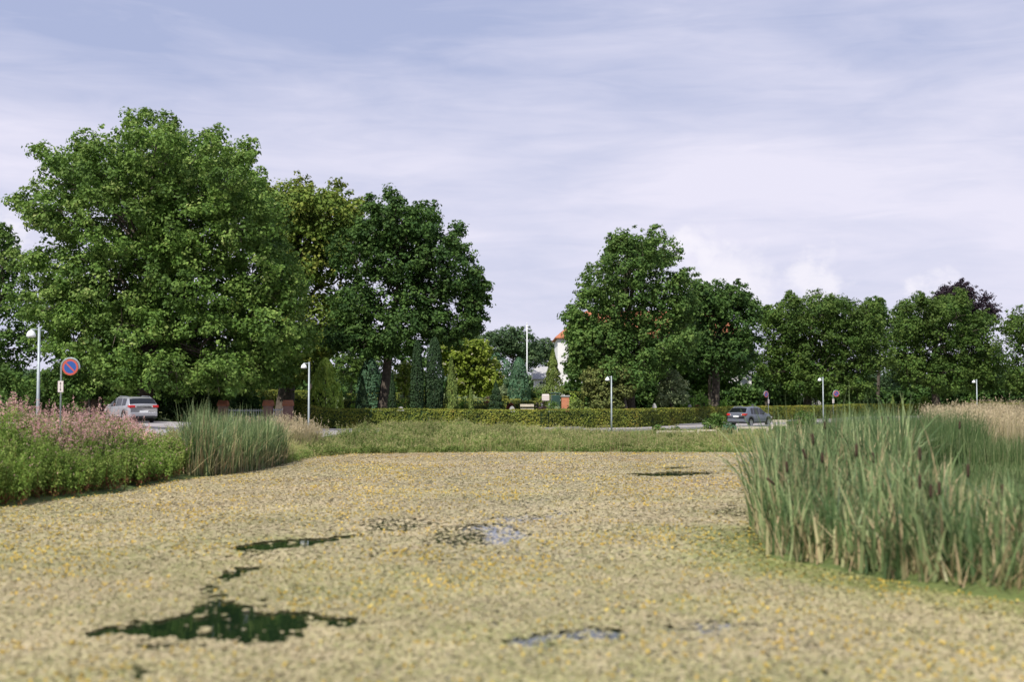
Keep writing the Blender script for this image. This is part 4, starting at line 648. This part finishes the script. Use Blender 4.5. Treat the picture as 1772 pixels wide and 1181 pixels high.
# ------------------------------------------------------------ street lamps
def lathe(c, prof, n=18):
    V = []; F = []
    for r_, z in prof:
        for k in range(n): a = 2*math.pi*k/n; V.append((c[0]+r_*math.cos(a), c[1]+r_*math.sin(a), c[2]+z))
    for i in range(len(prof)-1):
        for k in range(n): j = (k+1) % n; F.append((i*n+k, i*n+j, (i+1)*n+j, (i+1)*n+k))
    return V, F
for px, yt, d, lab in ((68, 567, 41, 'lamp post with white dome shade at the far left above the pink flowers'), (535, 627, 63, 'lamp post at the left end of the hedge, beside the golden thuja'), (1058, 651, 82, 'lamp post in front of the hedge near the middle, below the spreading pine'), (1424, 653, 100, 'lamp post right of the blue grey car and left of the red rimmed sign'), (1690, 657, 113, 'rightmost lamp post, standing above the tan reeds')):
    tp = P(px, yt, d); g = H(tp[0], d); root = empty('street_lamp', (tp[0], d, g), lab, 'street lamp', 'lamp posts around the pond'); s = 1.0; x, y, z = tp
    MB().tube([(x, y, g-.1), (x, y, g+1.), (x, y, z)], [.062, .055, .042], 12).build('pole', M['steel'], root, True)
    MB().tube([(x, y, z-.07), (x-.2, y, z-.07), (x-.27, y, z-.06)], [.022, .02, .02], 8).build('arm', M['steel'], root, True)
    c = (x-.27, y, z-.31); pr = [(.155*math.cos(t), .22*math.sin(t)) for t in np.linspace(0, 1.48, 8)]; V, F = lathe(c, [(.14, -.008)]+pr+[(.02, .26), (.0, .262)])
    sh = MB().add(V, F).build('lamp_shade', M['white'], root, True); V, F = lathe(c, [(0, -.03), (.08, -.025), (.138, -.006)]); MB().add(V, F).build('lens', M['lens'], root, True)
# ------------------------------------------------------------ no parking signs
def disc(mb, c, r0, r1, y, th=.004, n=32, clip=None):
    V = []; F = []
    for k in range(n):
        a = 2*math.pi*k/n
        for q in (r0, r1):
            for yy in (y, y+th): V.append((c[0]+q*math.cos(a), yy, c[2]+q*math.sin(a)))
    for k in range(n):
        i = k*4; j = ((k+1) % n)*4
        F += [(i, j, j+2, i+2), (i+1, i+3, j+3, j+1), (i+2, j+2, j+3, i+3), (i, i+1, j+1, j)]
    mb.add(V, F)
def sign(px, d, dpx, dpy, lab, side, yaw=0, rad=.26, platez=True, plate_px=None):
    """disc beside its pole, hooked pole round the upper rim; built facing -Y then turned"""
    x = X(px, d); g = H(x, d); cz = P(dpx, dpy, d)[2]; root = empty('no_parking_sign', (x, d, g), lab, 'road sign', 'no parking signs'); R0 = rad+.035; cx = x+side*R0
    a0 = math.pi if side > 0 else 0; pts = [(x, d, g-.1), (x, d, cz-.25), (x, d, cz)]
    for k in range(1, 15): t = k/14*R(195)*side; a = a0-t; pts.append((cx+R0*math.cos(a), d, cz+R0*math.sin(a)))
    MB().tube(pts, .024, 10).build('pole', M['steel'], root, True); c = (cx, d, cz); kids = []
    mb = MB(); disc(mb, c, .001, rad, d-.022, .02); o = mb.build('back_disc', M['steel'], root); 
    mb = MB(); disc(mb, c, rad*.76, rad*.99, d-.028); mb.build('red_border', M['signred'], root)
    mb = MB(); disc(mb, c, .001, rad*.76, d-.027); mb.build('blue_face', M['signblue'], root)
    s2 = math.sqrt(.5); w2 = rad*.085; l2 = rad*.78; V = [(cx-s2*l2+s2*w2*q, d-.031, cz+s2*l2+s2*w2*q) for q in (-1, 1)]+[(cx+s2*l2+s2*w2*q, d-.031, cz-s2*l2+s2*w2*q) for q in (1, -1)]; V += [(a, b+.003, c_) for a, b, c_ in V]
    MB().add(V, [(0, 1, 2, 3), (7, 6, 5, 4), (0, 4, 5, 1), (1, 5, 6, 2), (2, 6, 7, 3), (3, 7, 4, 0)]).build('diagonal_bar', M['signred'], root)
    zp = cz-.62; pl = MB().box((x, d-.03, zp), (.17, .012, .36)).build('supplement_plate', M['plate'], root)
    mb = MB().box((x, d-.039, zp), (.016, .004, .20))
    for sg_ in (-1, 1): mb.add([(x-.03, d-.041, zp+sg_*.09), (x+.03, d-.041, zp+sg_*.09), (x, d-.041, zp+sg_*.145), (x-.03, d-.037, zp+sg_*.09), (x+.03, d-.037, zp+sg_*.09), (x, d-.037, zp+sg_*.145)], [(0, 1, 2), (5, 4, 3), (0, 3, 4, 1), (1, 4, 5, 2), (2, 5, 3, 0)])
    mb.build('double_arrow', M['black'], pl); root.rotation_euler = (0, 0, yaw); return root
sign(106, 39, 121, 636, 'no parking sign above the pink flowers at the left, arrow plate below its disc', 1)
sign(1329, 106, 1325, 683, 'no parking sign behind the blue grey car, its turned disc left of its pole', -1, R(38))
sign(1441, 104, 1447, 682, 'no parking sign right of the lamp post, red rim, disc right of its pole', 1, R(12))

# ------------------------------------------------------------ cars
def car(name, label, px, d, heading, Lc, Wc, prof, paint, bump_dark, rails, tail, glassx, gx=None):
    """x' = 0 at the rear, Lc at the front. prof: list (x, top z). heading: angle of the nose from +Y (positive to the left)"""
    x0 = X(px, d); g = Hh(np.array([x0]), np.array([d]))[0]+.04; root = empty(name, (0, 0, 0), label, 'car')
    hw = Wc/2; pxs = [p[0] for p in prof]; pzs = [p[1] for p in prof]; wr, wf = glassx['rear_axle'], glassx['front_axle']; rw = .32; ra = .385
    st = np.unique(np.round(np.concatenate([np.linspace(0, Lc, 62), [wr-ra, wr+ra, wf-ra, wf+ra], pxs, glassx['pillars']]), 3))
    belt = lambda x: np.interp(x, [0, .5, Lc*.55, Lc*.76, Lc], [.98, .97, .91, .90, .70]); topz = lambda x: np.interp(x, pxs, pzs); rows = []; NP = 9
    for x in st:
        b = float(belt(x)); tz = float(topz(x)); b = min(b, tz-.02); wk = float(np.interp(x, [0, .05, .25, .9, Lc*.7, Lc-.5, Lc-.12, Lc], [.86, .92, .98, 1, 1, .95, .80, .66])); w_ = hw*wk; zb = .24
        for ax in (wr, wf):
            if abs(x-ax) < ra: zb = max(zb, .31+math.sqrt(max(0, ra*ra-(x-ax)**2)))
        zb = min(zb, b-.06); gh = tz-b; wrf = w_*(1-.17*min(1, gh/.45)) if gh > .03 else w_*.93; zm = max(zb+.03, .56); low = min(zb+.1, zm)
        rows.append([(w_*.955, zb), (w_*.985, low), (w_*1.0, zm), (w_*.995, (zm+b)/2+.02), (w_*.955, b), (wrf+.01, tz-.075 if gh > .12 else tz-.03), (wrf*.93, tz-.025), (wrf*.6, tz), (0, tz+.008)])
    rows = np.array(rows); n = len(st); V = []; idx = {}
    for i in range(n):
        for j in range(NP):
            for s in (1, -1):
                idx[i, j, s] = len(V); V.append((st[i], s*rows[i, j, 0], rows[i, j, 1]))
    fac = {'body': [], 'side_window': [], 'rear_window': [], 'windscreen': [], 'lower_trim': []}
    rg0, rg1 = glassx['rear']; wg0, wg1 = glassx['wind']; sw = glassx['side']; sides = {}
    for i in range(n-1):
        xm = (st[i]+st[i+1])/2
        for j in range(NP-1):
            for s in (1, -1):
                f = (idx[i, j, s], idx[i+1, j, s], idx[i+1, j+1, s], idx[i, j+1, s]); f = f if s < 0 else f[::-1]; key = 'body'
                if j == 4:
                    for k, (a, b) in enumerate(sw):
                        if a < xm < b: key = ('side_window', k, s)
                if j >= 5 and rg0 < xm < rg1 and (j > 5 or True): key = 'rear_window' if j >= 6 else 'body'
                if j >= 6 and wg0 < xm < wg1: key = 'windscreen'
                if j == 0: key = 'lower_trim'
                fac.setdefault(key, []).append(f)
    for i, sg_ in ((0, 1), (n-1, -1)):                                    # end caps, two bands (dark below)
        for j in range(NP-1):
            f = (idx[i, j, 1], idx[i, j+1, 1], idx[i, j+1, -1], idx[i, j, -1]); f = f if sg_ > 0 else f[::-1]; fac['lower_trim' if j < (2 if bump_dark else 1) else 'body'].append(f)
    V = np.array(V); ca, sa = math.cos(heading), math.sin(heading)
    def W(p):   # car coords -> world
        p = np.atleast_2d(np.asarray(p, float)); q = p.copy(); xx = p[:, 0]-Lc/2; f = np.array((-sa, ca)); l_ = np.array((-ca, -sa)); q[:, 0] = x0+xx*f[0]+p[:, 1]*l_[0]; q[:, 1] = d+xx*f[1]+p[:, 1]*l_[1]; q[:, 2] = p[:, 2]+g; return q
    root.location = (x0, d, g)
    def put(nm, v, F, m, par=root, smooth=False):
        used = sorted({i for f in F for i in f}); mp = {u: k for k, u in enumerate(used)}; return npmesh(nm, W(np.asarray(v)[used]), [tuple(mp[i] for i in f) for f in F], m, par, smooth=smooth)
    body = put('body', V, fac['body'], paint, smooth=False)
    for pl in body.data.polygons: pl.use_smooth = True
    put('lower_trim', V, fac['lower_trim'], M['plastic'])
    for key, F in fac.items():
        if isinstance(key, tuple): put('side_window', V, F, M['glass'], smooth=True)
    put('rear_window', V, fac['rear_window'], M['glass'], smooth=True); put('windscreen', V, fac['windscreen'], M['glass'], smooth=True)
    def cb(nm, c, sz, m, par=root, bev=.015):
        mb = MB().box(c, sz, 0, bev); return npmesh(nm, W(np.concatenate(mb.v)), mb.f, m, par)
    cb('underbody', (Lc/2, 0, .36), (Lc-.5, Wc-.42, .26), M['plastic']); 
    tz_, tw, th, tl = tail
    for s in (1, -1):
        cb('tail_light', (.07+tl/2-.06, s*(hw*.93-tw/2+.015), tz_), (tl+.06, tw, th), M['redlamp'], bev=.03); cb('reversing_light', (.0, s*(hw*.80-tw*.6), tz_-.02), (.03, .13, th*.45), M['clearlamp'], bev=.01)
        cb('mirror', (Lc*.665, s*(hw+.07), .96), (.13, .17, .12), paint if s else paint, bev=.03); cb('headlight', (Lc-.22, s*(hw*.72), .66), (.22, .26, .13), M['clearlamp'], bev=.03)
        for hx in (Lc*.36, Lc*.60): cb('door_handle', (hx, s*(hw*.985+.008), .82), (.16, .03, .03), paint, bev=.008)
        if rails: mb = MB().tube([(Lc*.14, s*hw*.72, topz(Lc*.14)-.02), (Lc*.2, s*hw*.72, topz(Lc*.2)+.035), (Lc*.45, s*hw*.73, topz(Lc*.45)+.035), (Lc*.53, s*hw*.73, topz(Lc*.53)-.01)], .016, 6); npmesh('roof_rail', W(np.concatenate(mb.v)), mb.f, M['rim'], root)
        for ax in (wr, wf):
            pr = [(.0, -.09), (.2, -.09), (.29, -.10), (rw, -.07), (rw, .07), (.29, .10), (.215, .095), (.205, .06), (.0, .05)]; Vv = []; Ff = []; nn_ = 26
            for r_, yy in pr:
                for k in range(nn_): a = 2*math.pi*k/nn_; Vv.append((ax+r_*math.cos(a), s*(hw-.115+yy), rw+r_*math.sin(a)))
            for i in range(len(pr)-1):
                for k in range(nn_): j = (k+1) % nn_; Ff.append((i*nn_+k, i*nn_+j, (i+1)*nn_+j, (i+1)*nn_+k))
            wh = npmesh('wheel', W(Vv), Ff, M['tyre'], root, smooth=False); mb = MB()
            for k in range(5):
                a = 2*math.pi*k/5+.3; c1 = np.array((math.cos(a), math.sin(a))); pr_ = np.array((-c1[1], c1[0])); q = []
                for rr_, ww in ((.02, .045), (.2, .03)):
                    for sg_ in (-1, 1): q.append(c1*rr_+pr_*ww*sg_)
                v = [(ax+a_[0], s*(hw-.115+yy), rw+a_[1]) for yy in (.06, .085) for a_ in q]; mb.add(v, [(0, 1, 3, 2), (4, 6, 7, 5), (0, 4, 5, 1), (2, 3, 7, 6), (0, 2, 6, 4), (1, 5, 7, 3)])
            ring = [(.185, .055), (.185, .09), (.212, .094), (.212, .055)]; Vr = [(ax+r_*math.cos(2*math.pi*k/nn_), s*(hw-.115+yy), rw+r_*math.sin(2*math.pi*k/nn_)) for r_, yy in ring for k in range(nn_)]; mb.add(Vr, [(i*nn_+k, i*nn_+(k+1) % nn_, ((i+1) % 4)*nn_+(k+1) % nn_, ((i+1) % 4)*nn_+k) for i in range(4) for k in range(nn_)])
            npmesh('rim', W(np.concatenate(mb.v)), mb.f, M['rim'], wh)
    cb('number_plate', (-.012, 0, glassx['plate']), (.02, .50, .11), M['plateW'], bev=.004); cb('rear_bumper', (.03, 0, .47), (.14, Wc*.86, .24), paint if not bump_dark else paint, bev=.04)
    cb('bumper_insert', (-.03, 0, .335), (.10, Wc*.72, .11), M['plastic'], bev=.02)
    mb = MB().tube([(.16, 0, topz(.16)+.01), (.26, -.35, topz(.26)+.0)], .012, 5); npmesh('rear_wiper', W(np.concatenate(mb.v)), mb.f, M['plastic'], root)
    return root
car('silver_estate_car', 'silver estate car parked under the huge tree, seen from its rear left', 226, 70, R(38), 4.27, 1.76,
    [(0, .93), (.06, 1.0), (.14, 1.05), (.42, 1.36), (.62, 1.42), (1.4, 1.46), (2.1, 1.46), (2.5, 1.40), (3.25, 1.0), (3.8, .90), (4.15, .78), (4.27, .66)], M['silver'], True, True, (.91, .33, .15, .30),
    dict(rear=(.15, .43), wind=(2.5, 3.25), side=[(.62, 1.22), (1.28, 2.12), (2.18, 3.02)], pillars=[.15, .43, .62, 1.22, 1.28, 2.12, 2.18, 2.5, 3.02], rear_axle=.82, front_axle=3.42, plate=.62))
car('blue_grey_hatchback', 'blue grey hatchback on the road behind the timber rails, seen from its rear right', 1298, 96.5, R(-43), 4.2, 1.78,
    [(0, .96), (.08, 1.03), (.15, 1.08), (.50, 1.44), (.72, 1.50), (1.4, 1.53), (2.0, 1.52), (2.45, 1.44), (3.15, 1.05), (3.7, .96), (4.08, .84), (4.2, .70)], M['greypaint'], True, True, (.92, .30, .17, .30),
    dict(rear=(.16, .51), wind=(2.45, 3.15), side=[(.85, 1.2), (1.26, 2.05), (2.11, 2.95)], pillars=[.16, .51, .85, 1.2, 1.26, 2.05, 2.11, 2.45, 2.95], rear_axle=.80, front_axle=3.38, plate=.78))

# ------------------------------------------------------------ gate pillars, gates, fences
for px, lab in ((387, 'leftmost brick gate pillar with an orange brick cap'), (465, 'middle brick gate pillar left of the narrow white gate'), (499, 'rightmost brick gate pillar at the end of the hedge')):
    d = 87.5; x = X(px, d); g = H(x, d); top = P(px, 693, d)[2]; root = empty('gate_pillar', (x, d, g), lab, 'gate pillar', 'brick pillars of the cemetery gate'); w_ = .62; hb = top-.42-g
    MB().box((x, d, g+hb/2-.05), (w_, w_, hb+.1)).build('shaft', M['brick'], root)
    mb = MB(); a = w_/2+.06; z0 = g+hb; mb.add([(x-a, d-a, z0), (x+a, d-a, z0), (x+a, d+a, z0), (x-a, d+a, z0), (x-a, d-a, z0+.14), (x+a, d-a, z0+.14), (x+a, d+a, z0+.14), (x-a, d+a, z0+.14), (x-a+.02, d, top), (x+a-.02, d, top)],
        [(3, 2, 1, 0), (0, 1, 5, 4), (1, 2, 6, 5), (2, 3, 7, 6), (3, 0, 4, 7), (4, 5, 9, 8), (6, 7, 8, 9), (5, 6, 9), (7, 4, 8)]); mb.build('cap', M['capbrick'], root)
def picket_gate(px0, px1, lab, yt):
    d = 87.4; x0, x1 = X(px0, d), X(px1, d); g = H((x0+x1)/2, d); top = P(px0, yt, d)[2]; root = empty('picket_gate', ((x0+x1)/2, d, g), lab, 'gate', 'white gates between the brick pillars'); n = int((x1-x0)/.16)
    MB().box(((x0+x1)/2, d, top-.12), (x1-x0, .05, .07)).build('rail', M['white'], root); MB().box(((x0+x1)/2, d, g+.2), (x1-x0, .05, .07)).build('rail', M['white'], root); mb = MB()
    for i in range(n+1): xx = x0+(x1-x0)*i/n; mb.box((xx, d-.035, (top+g+.1)/2), (.035, .02, top-g-.1), 0); 
    mb.build('picket_panel', M['white'], root)
picket_gate(397, 456, 'wide white picket gate between the left and middle brick pillars', 708); picket_gate(474, 490, 'narrow white picket gate between the middle and right brick pillars', 707)
d = 84; root = empty('timber_fence', (X(165, d), d, H(X(165, d), d)), 'dark brown timber board fence with posts behind the silver car', 'fence'); 
for px in (133, 156, 176, 198, 220, 245): x = X(px, d); g = H(x, d); MB().box((x, d, g+.85), (.13, .13, 1.75), 0, .02).build('post', M['barkl'], root)
for a, b in ((133, 156), (156, 176), (176, 198), (198, 220), (220, 245)):
    x0_, x1_ = X(a, d)+.065, X(b, d)-.065; g = H((x0_+x1_)/2, d); mb = MB(); [mb.box(((x0_+x1_)/2, d+.01*(k % 2), g+.15+k*.2), (x1_-x0_, .03, .19)) for k in range(8)]; mb.build('board_panel', M['woodbr'], root)
for a, b, yt, d, lab in ((1137, 1199, 747.5, 75, 'leftmost low timber rail beside the dark bushes'), (1207, 1238, 745.5, 76, 'short low timber rail between the leftmost one and the bushy shrub'), (1274, 1327, 741, 78, 'low timber rail in front of the blue grey car'), (1335, 1361, 736.5, 80, 'low timber rail right of the blue grey car')):
    x0_, x1_ = X(a, d), X(b, d); z = P(a, yt, d)[2]; g = H((x0_+x1_)/2, d); root = empty('timber_rail', ((x0_+x1_)/2, d, g), lab, 'barrier', 'low timber rails on the verge')
    MB().box(((x0_+x1_)/2, d, z), (x1_-x0_+.1, .11, .12), 0, .01).build('rail', M['wood'], root); n = 3 if b-a > 40 else 2
    for k in range(n): xx = x0_+(x1_-x0_)*k/(n-1); MB().box((xx, d, (z-.044+g-.1)/2), (.13, .12, z-.044-g+.1), 0, .01).build('post', M['wood'], root)
# bench like pair of planks on the pavement
d = 88; x0_, x1_ = X(1336, d), X(1362, d); g = H(x0_, d); root = empty('plank_bench', ((x0_+x1_)/2, d, g), 'pale plank bench beside the road right of the blue grey car', 'bench')
zt = P(1336, 729, d)[2]; MB().box(((x0_+x1_)/2, d, zt), (x1_-x0_, .05, .16), 0, .01).build('backrest', M['wood'], root); MB().box(((x0_+x1_)/2, d-.25, zt-.3), (x1_-x0_, .4, .05), 0, .01).build('seat', M['wood'], root)
for s in (x0_+.1, x1_-.1): MB().box((s, d-.05, (zt+g)/2-.03), (.08, .08, zt-g), 0, .01).build('leg', M['wood'], root)
# flagpole
d = 150; tp = P(912, 562, d); g = H(tp[0], d); root = empty('flagpole', (tp[0], d, g), 'thin white flagpole without a flag rising in the gap between the trees', 'flagpole')
MB().tube([(tp[0], d, g-.1), (tp[0], d, g+4), (tp[0], d, tp[2])], [.09, .08, .055], 10).build('pole', M['white'], root, True); V, F = lathe((tp[0], d, tp[2]), [(0, 0), (.07, .03), (.09, .1), (.06, .17), (0, .19)], 10); MB().add(V, F).build('finial', M['white'], root, True)
# grave things
d = 100; x = X(978, d); g = H(x, d); root = empty('brick_pier', (x, d, g), 'short red brick pier with a pale cap among the graves', 'pier'); zt = P(978, 685, d)[2]
MB().box((x, d, (zt-.12+g)/2), (.62, .62, zt-.12-g), 0).build('shaft', M['capbrick'], root); MB().box((x, d, zt-.055), (.74, .74, .13), 0, .02).build('cap', M['stone'], root)
d = 101; x = X(961, d); g = H(x, d); zt = P(961, 680, d)[2]; root = empty('waste_container', (x, d, g), 'dark green container left of the red brick pier', 'container'); mb = MB().box((x, d, (zt+g)/2-.1), (.68, .7, zt-g-.2), R(8), .04); mb.build('body', M['green_sheet'], root); MB().box((x, d, zt-.06), (.74, .76, .12), R(8), .05).build('lid', M['green_sheet'], root)
d = 102; x = X(944, d); g = H(x, d); zt = P(944, 681, d)[2]; root = empty('water_tank', (x, d, g), 'white tank on a frame left of the dark green container', 'tank'); MB().box((x, d, zt-.38), (.62, .5, .6), 0, .07).build('tank', M['plate'], root)
for s in (-.3, .3): MB().box((x+s, d, (zt-.83+g)/2), (.08, .5, zt-.83-g)).build('leg', M['steel'], root)
d = 93; x = X(912, d); g = H(x, d); zt = P(912, 700, d)[2]; root = empty('garden_bench', (x, d, g), 'pale wooden bench just above the hedge, below the flagpole', 'bench'); MB().box((x, d+.2, zt-.1), (1.05, .04, .2), 0, .01).build('backrest', M['wood'], root); MB().box((x, d, zt-.36), (1.05, .42, .05), 0, .01).build('seat', M['wood'], root)
for s in (-.42, .42): MB().box((x+s, d+.1, (zt-.39+g)/2), (.07, .35, zt-.39-g), 0, .01).build('leg', M['wood'], root)
for px, yt, d, w_, lab in ((886, 703, 93, .45, 'small pale gravestone left of the wooden bench'), (1193, 700, 95, .4, 'pale gravestone left of the reddish shrub'), (1132, 698, 98, .35, 'pale pinkish gravestone left of the weeping tree'), (1302, 700, 112, .4, 'small reddish gravestone above the hedge over the blue grey car'), (694, 704, 91, .5, 'grey gravestone right of the slim oak trunk')):
    d = behind(px, d)
    x = X(px, d); g = H(x, d); zt = P(px, yt, d)[2]; root = empty('gravestone', (x, d, g), lab, 'gravestone', 'gravestones behind the hedge'); hh_ = zt-g; V = []
    out_ = [(-w_/2, 0), (w_/2, 0), (w_/2, hh_*.82), (w_*.3, hh_*.95), (0, hh_), (-w_*.3, hh_*.95), (-w_/2, hh_*.82)]
    for yy in (-.08, .08): V += [(x+a, d+yy, g+b) for a, b in out_]
    n = len(out_); MB().add(V, [tuple(range(n)), tuple(range(2*n-1, n-1, -1))]+[(i, i+n, (i+1) % n+n, (i+1) % n) for i in range(n)]).build('slab', M['stone'], root); MB().box((x, d, g+.06), (w_+.2, .32, .14), 0, .02).build('plinth', M['stone'], root)
# ------------------------------------------------------------ buildings
def house(name, label, x0, x1, y0, dep, g, eave, ridge, hip, wallm, roofm, wins, chim=(.3, .72)):
    root = empty(name, ((x0+x1)/2, y0+dep/2, g), label, 'house'); ov = .35
    MB().box(((x0+x1)/2, y0+dep/2, (g-1+eave)/2), (x1-x0, dep, eave-g+1)).build('wall', wallm, root)
    a0, a1, b0, b1 = x0-ov, x1+ov, y0-ov, y0+dep+ov; ym = y0+dep/2; e = eave-.1
    V = [(a0, b0, e), (a1, b0, e), (a1, b1, e), (a0, b1, e), (a0+hip, ym, ridge), (a1-hip, ym, ridge)]; V += [(x, y, z-.12) for x, y, z in V[:4]]
    rf = MB().add(V, [(0, 1, 5, 4), (2, 3, 4, 5), (1, 2, 5), (3, 0, 4), (0, 6, 7, 1), (1, 7, 8, 2), (2, 8, 9, 3), (3, 9, 6, 0), (9, 8, 7, 6)]).build('roof', roofm, root)
    for cx_ in [x0+(x1-x0)*q for q in chim]: ch = MB().box((cx_, ym, ridge+.3), (.7, .7, 1.4), 0, .02).build('chimney', M['brick'], rf)
    for wx, wz, ww, wh in wins:
        f = MB(); f.box((wx, y0-.02, wz), (ww, .08, wh)); o = f.build('window', M['white'], root); q = MB()
        for sx in (-1, 1):
            for sz in (-1, 1): q.box((wx+sx*ww*.235, y0-.045, wz+sz*wh*.235), (ww*.42, .05, wh*.42))
        q.build('pane', M['winglass'], o)
    return root
g = 2.2; d = 150; hx0, hx1 = X(965, d), X(1300, d); ev = P(963, 583, d)[2]; rd = P(1100, 533, d)[2]
house('white_house', 'large white walled house with an orange tiled hip roof behind the tallest oak', hx0, hx1, d, 11, g, ev, rd, 4.2, M['whitewash'], M['tile'], [(hx0+1.8+i*2.9, z, 1.1, 1.5) for i in range(8) for z in (g+1.8, g+4.9)])
d = 190; x0_ = X(925, d); house('grey_house', 'small grey roofed house half hidden behind the drooping spruce', x0_, X(962, d), d, 7, 3.5, P(930, 655, d)[2], P(930, 634, d)[2], 0.3, M['whitewash'], M['stone'], [(x0_+1.2, 4.6, .9, 1.1)], ())
d = 145; x0_ = X(1400, d); house('garden_shed', 'small white wall glimpsed under the broad green tree behind the hedge', x0_, X(1420, d), d, 3, 1.2, P(1400, 684, d)[2], P(1400, 676, d)[2], .2, M['whitewash'], M['stone'], [], ())
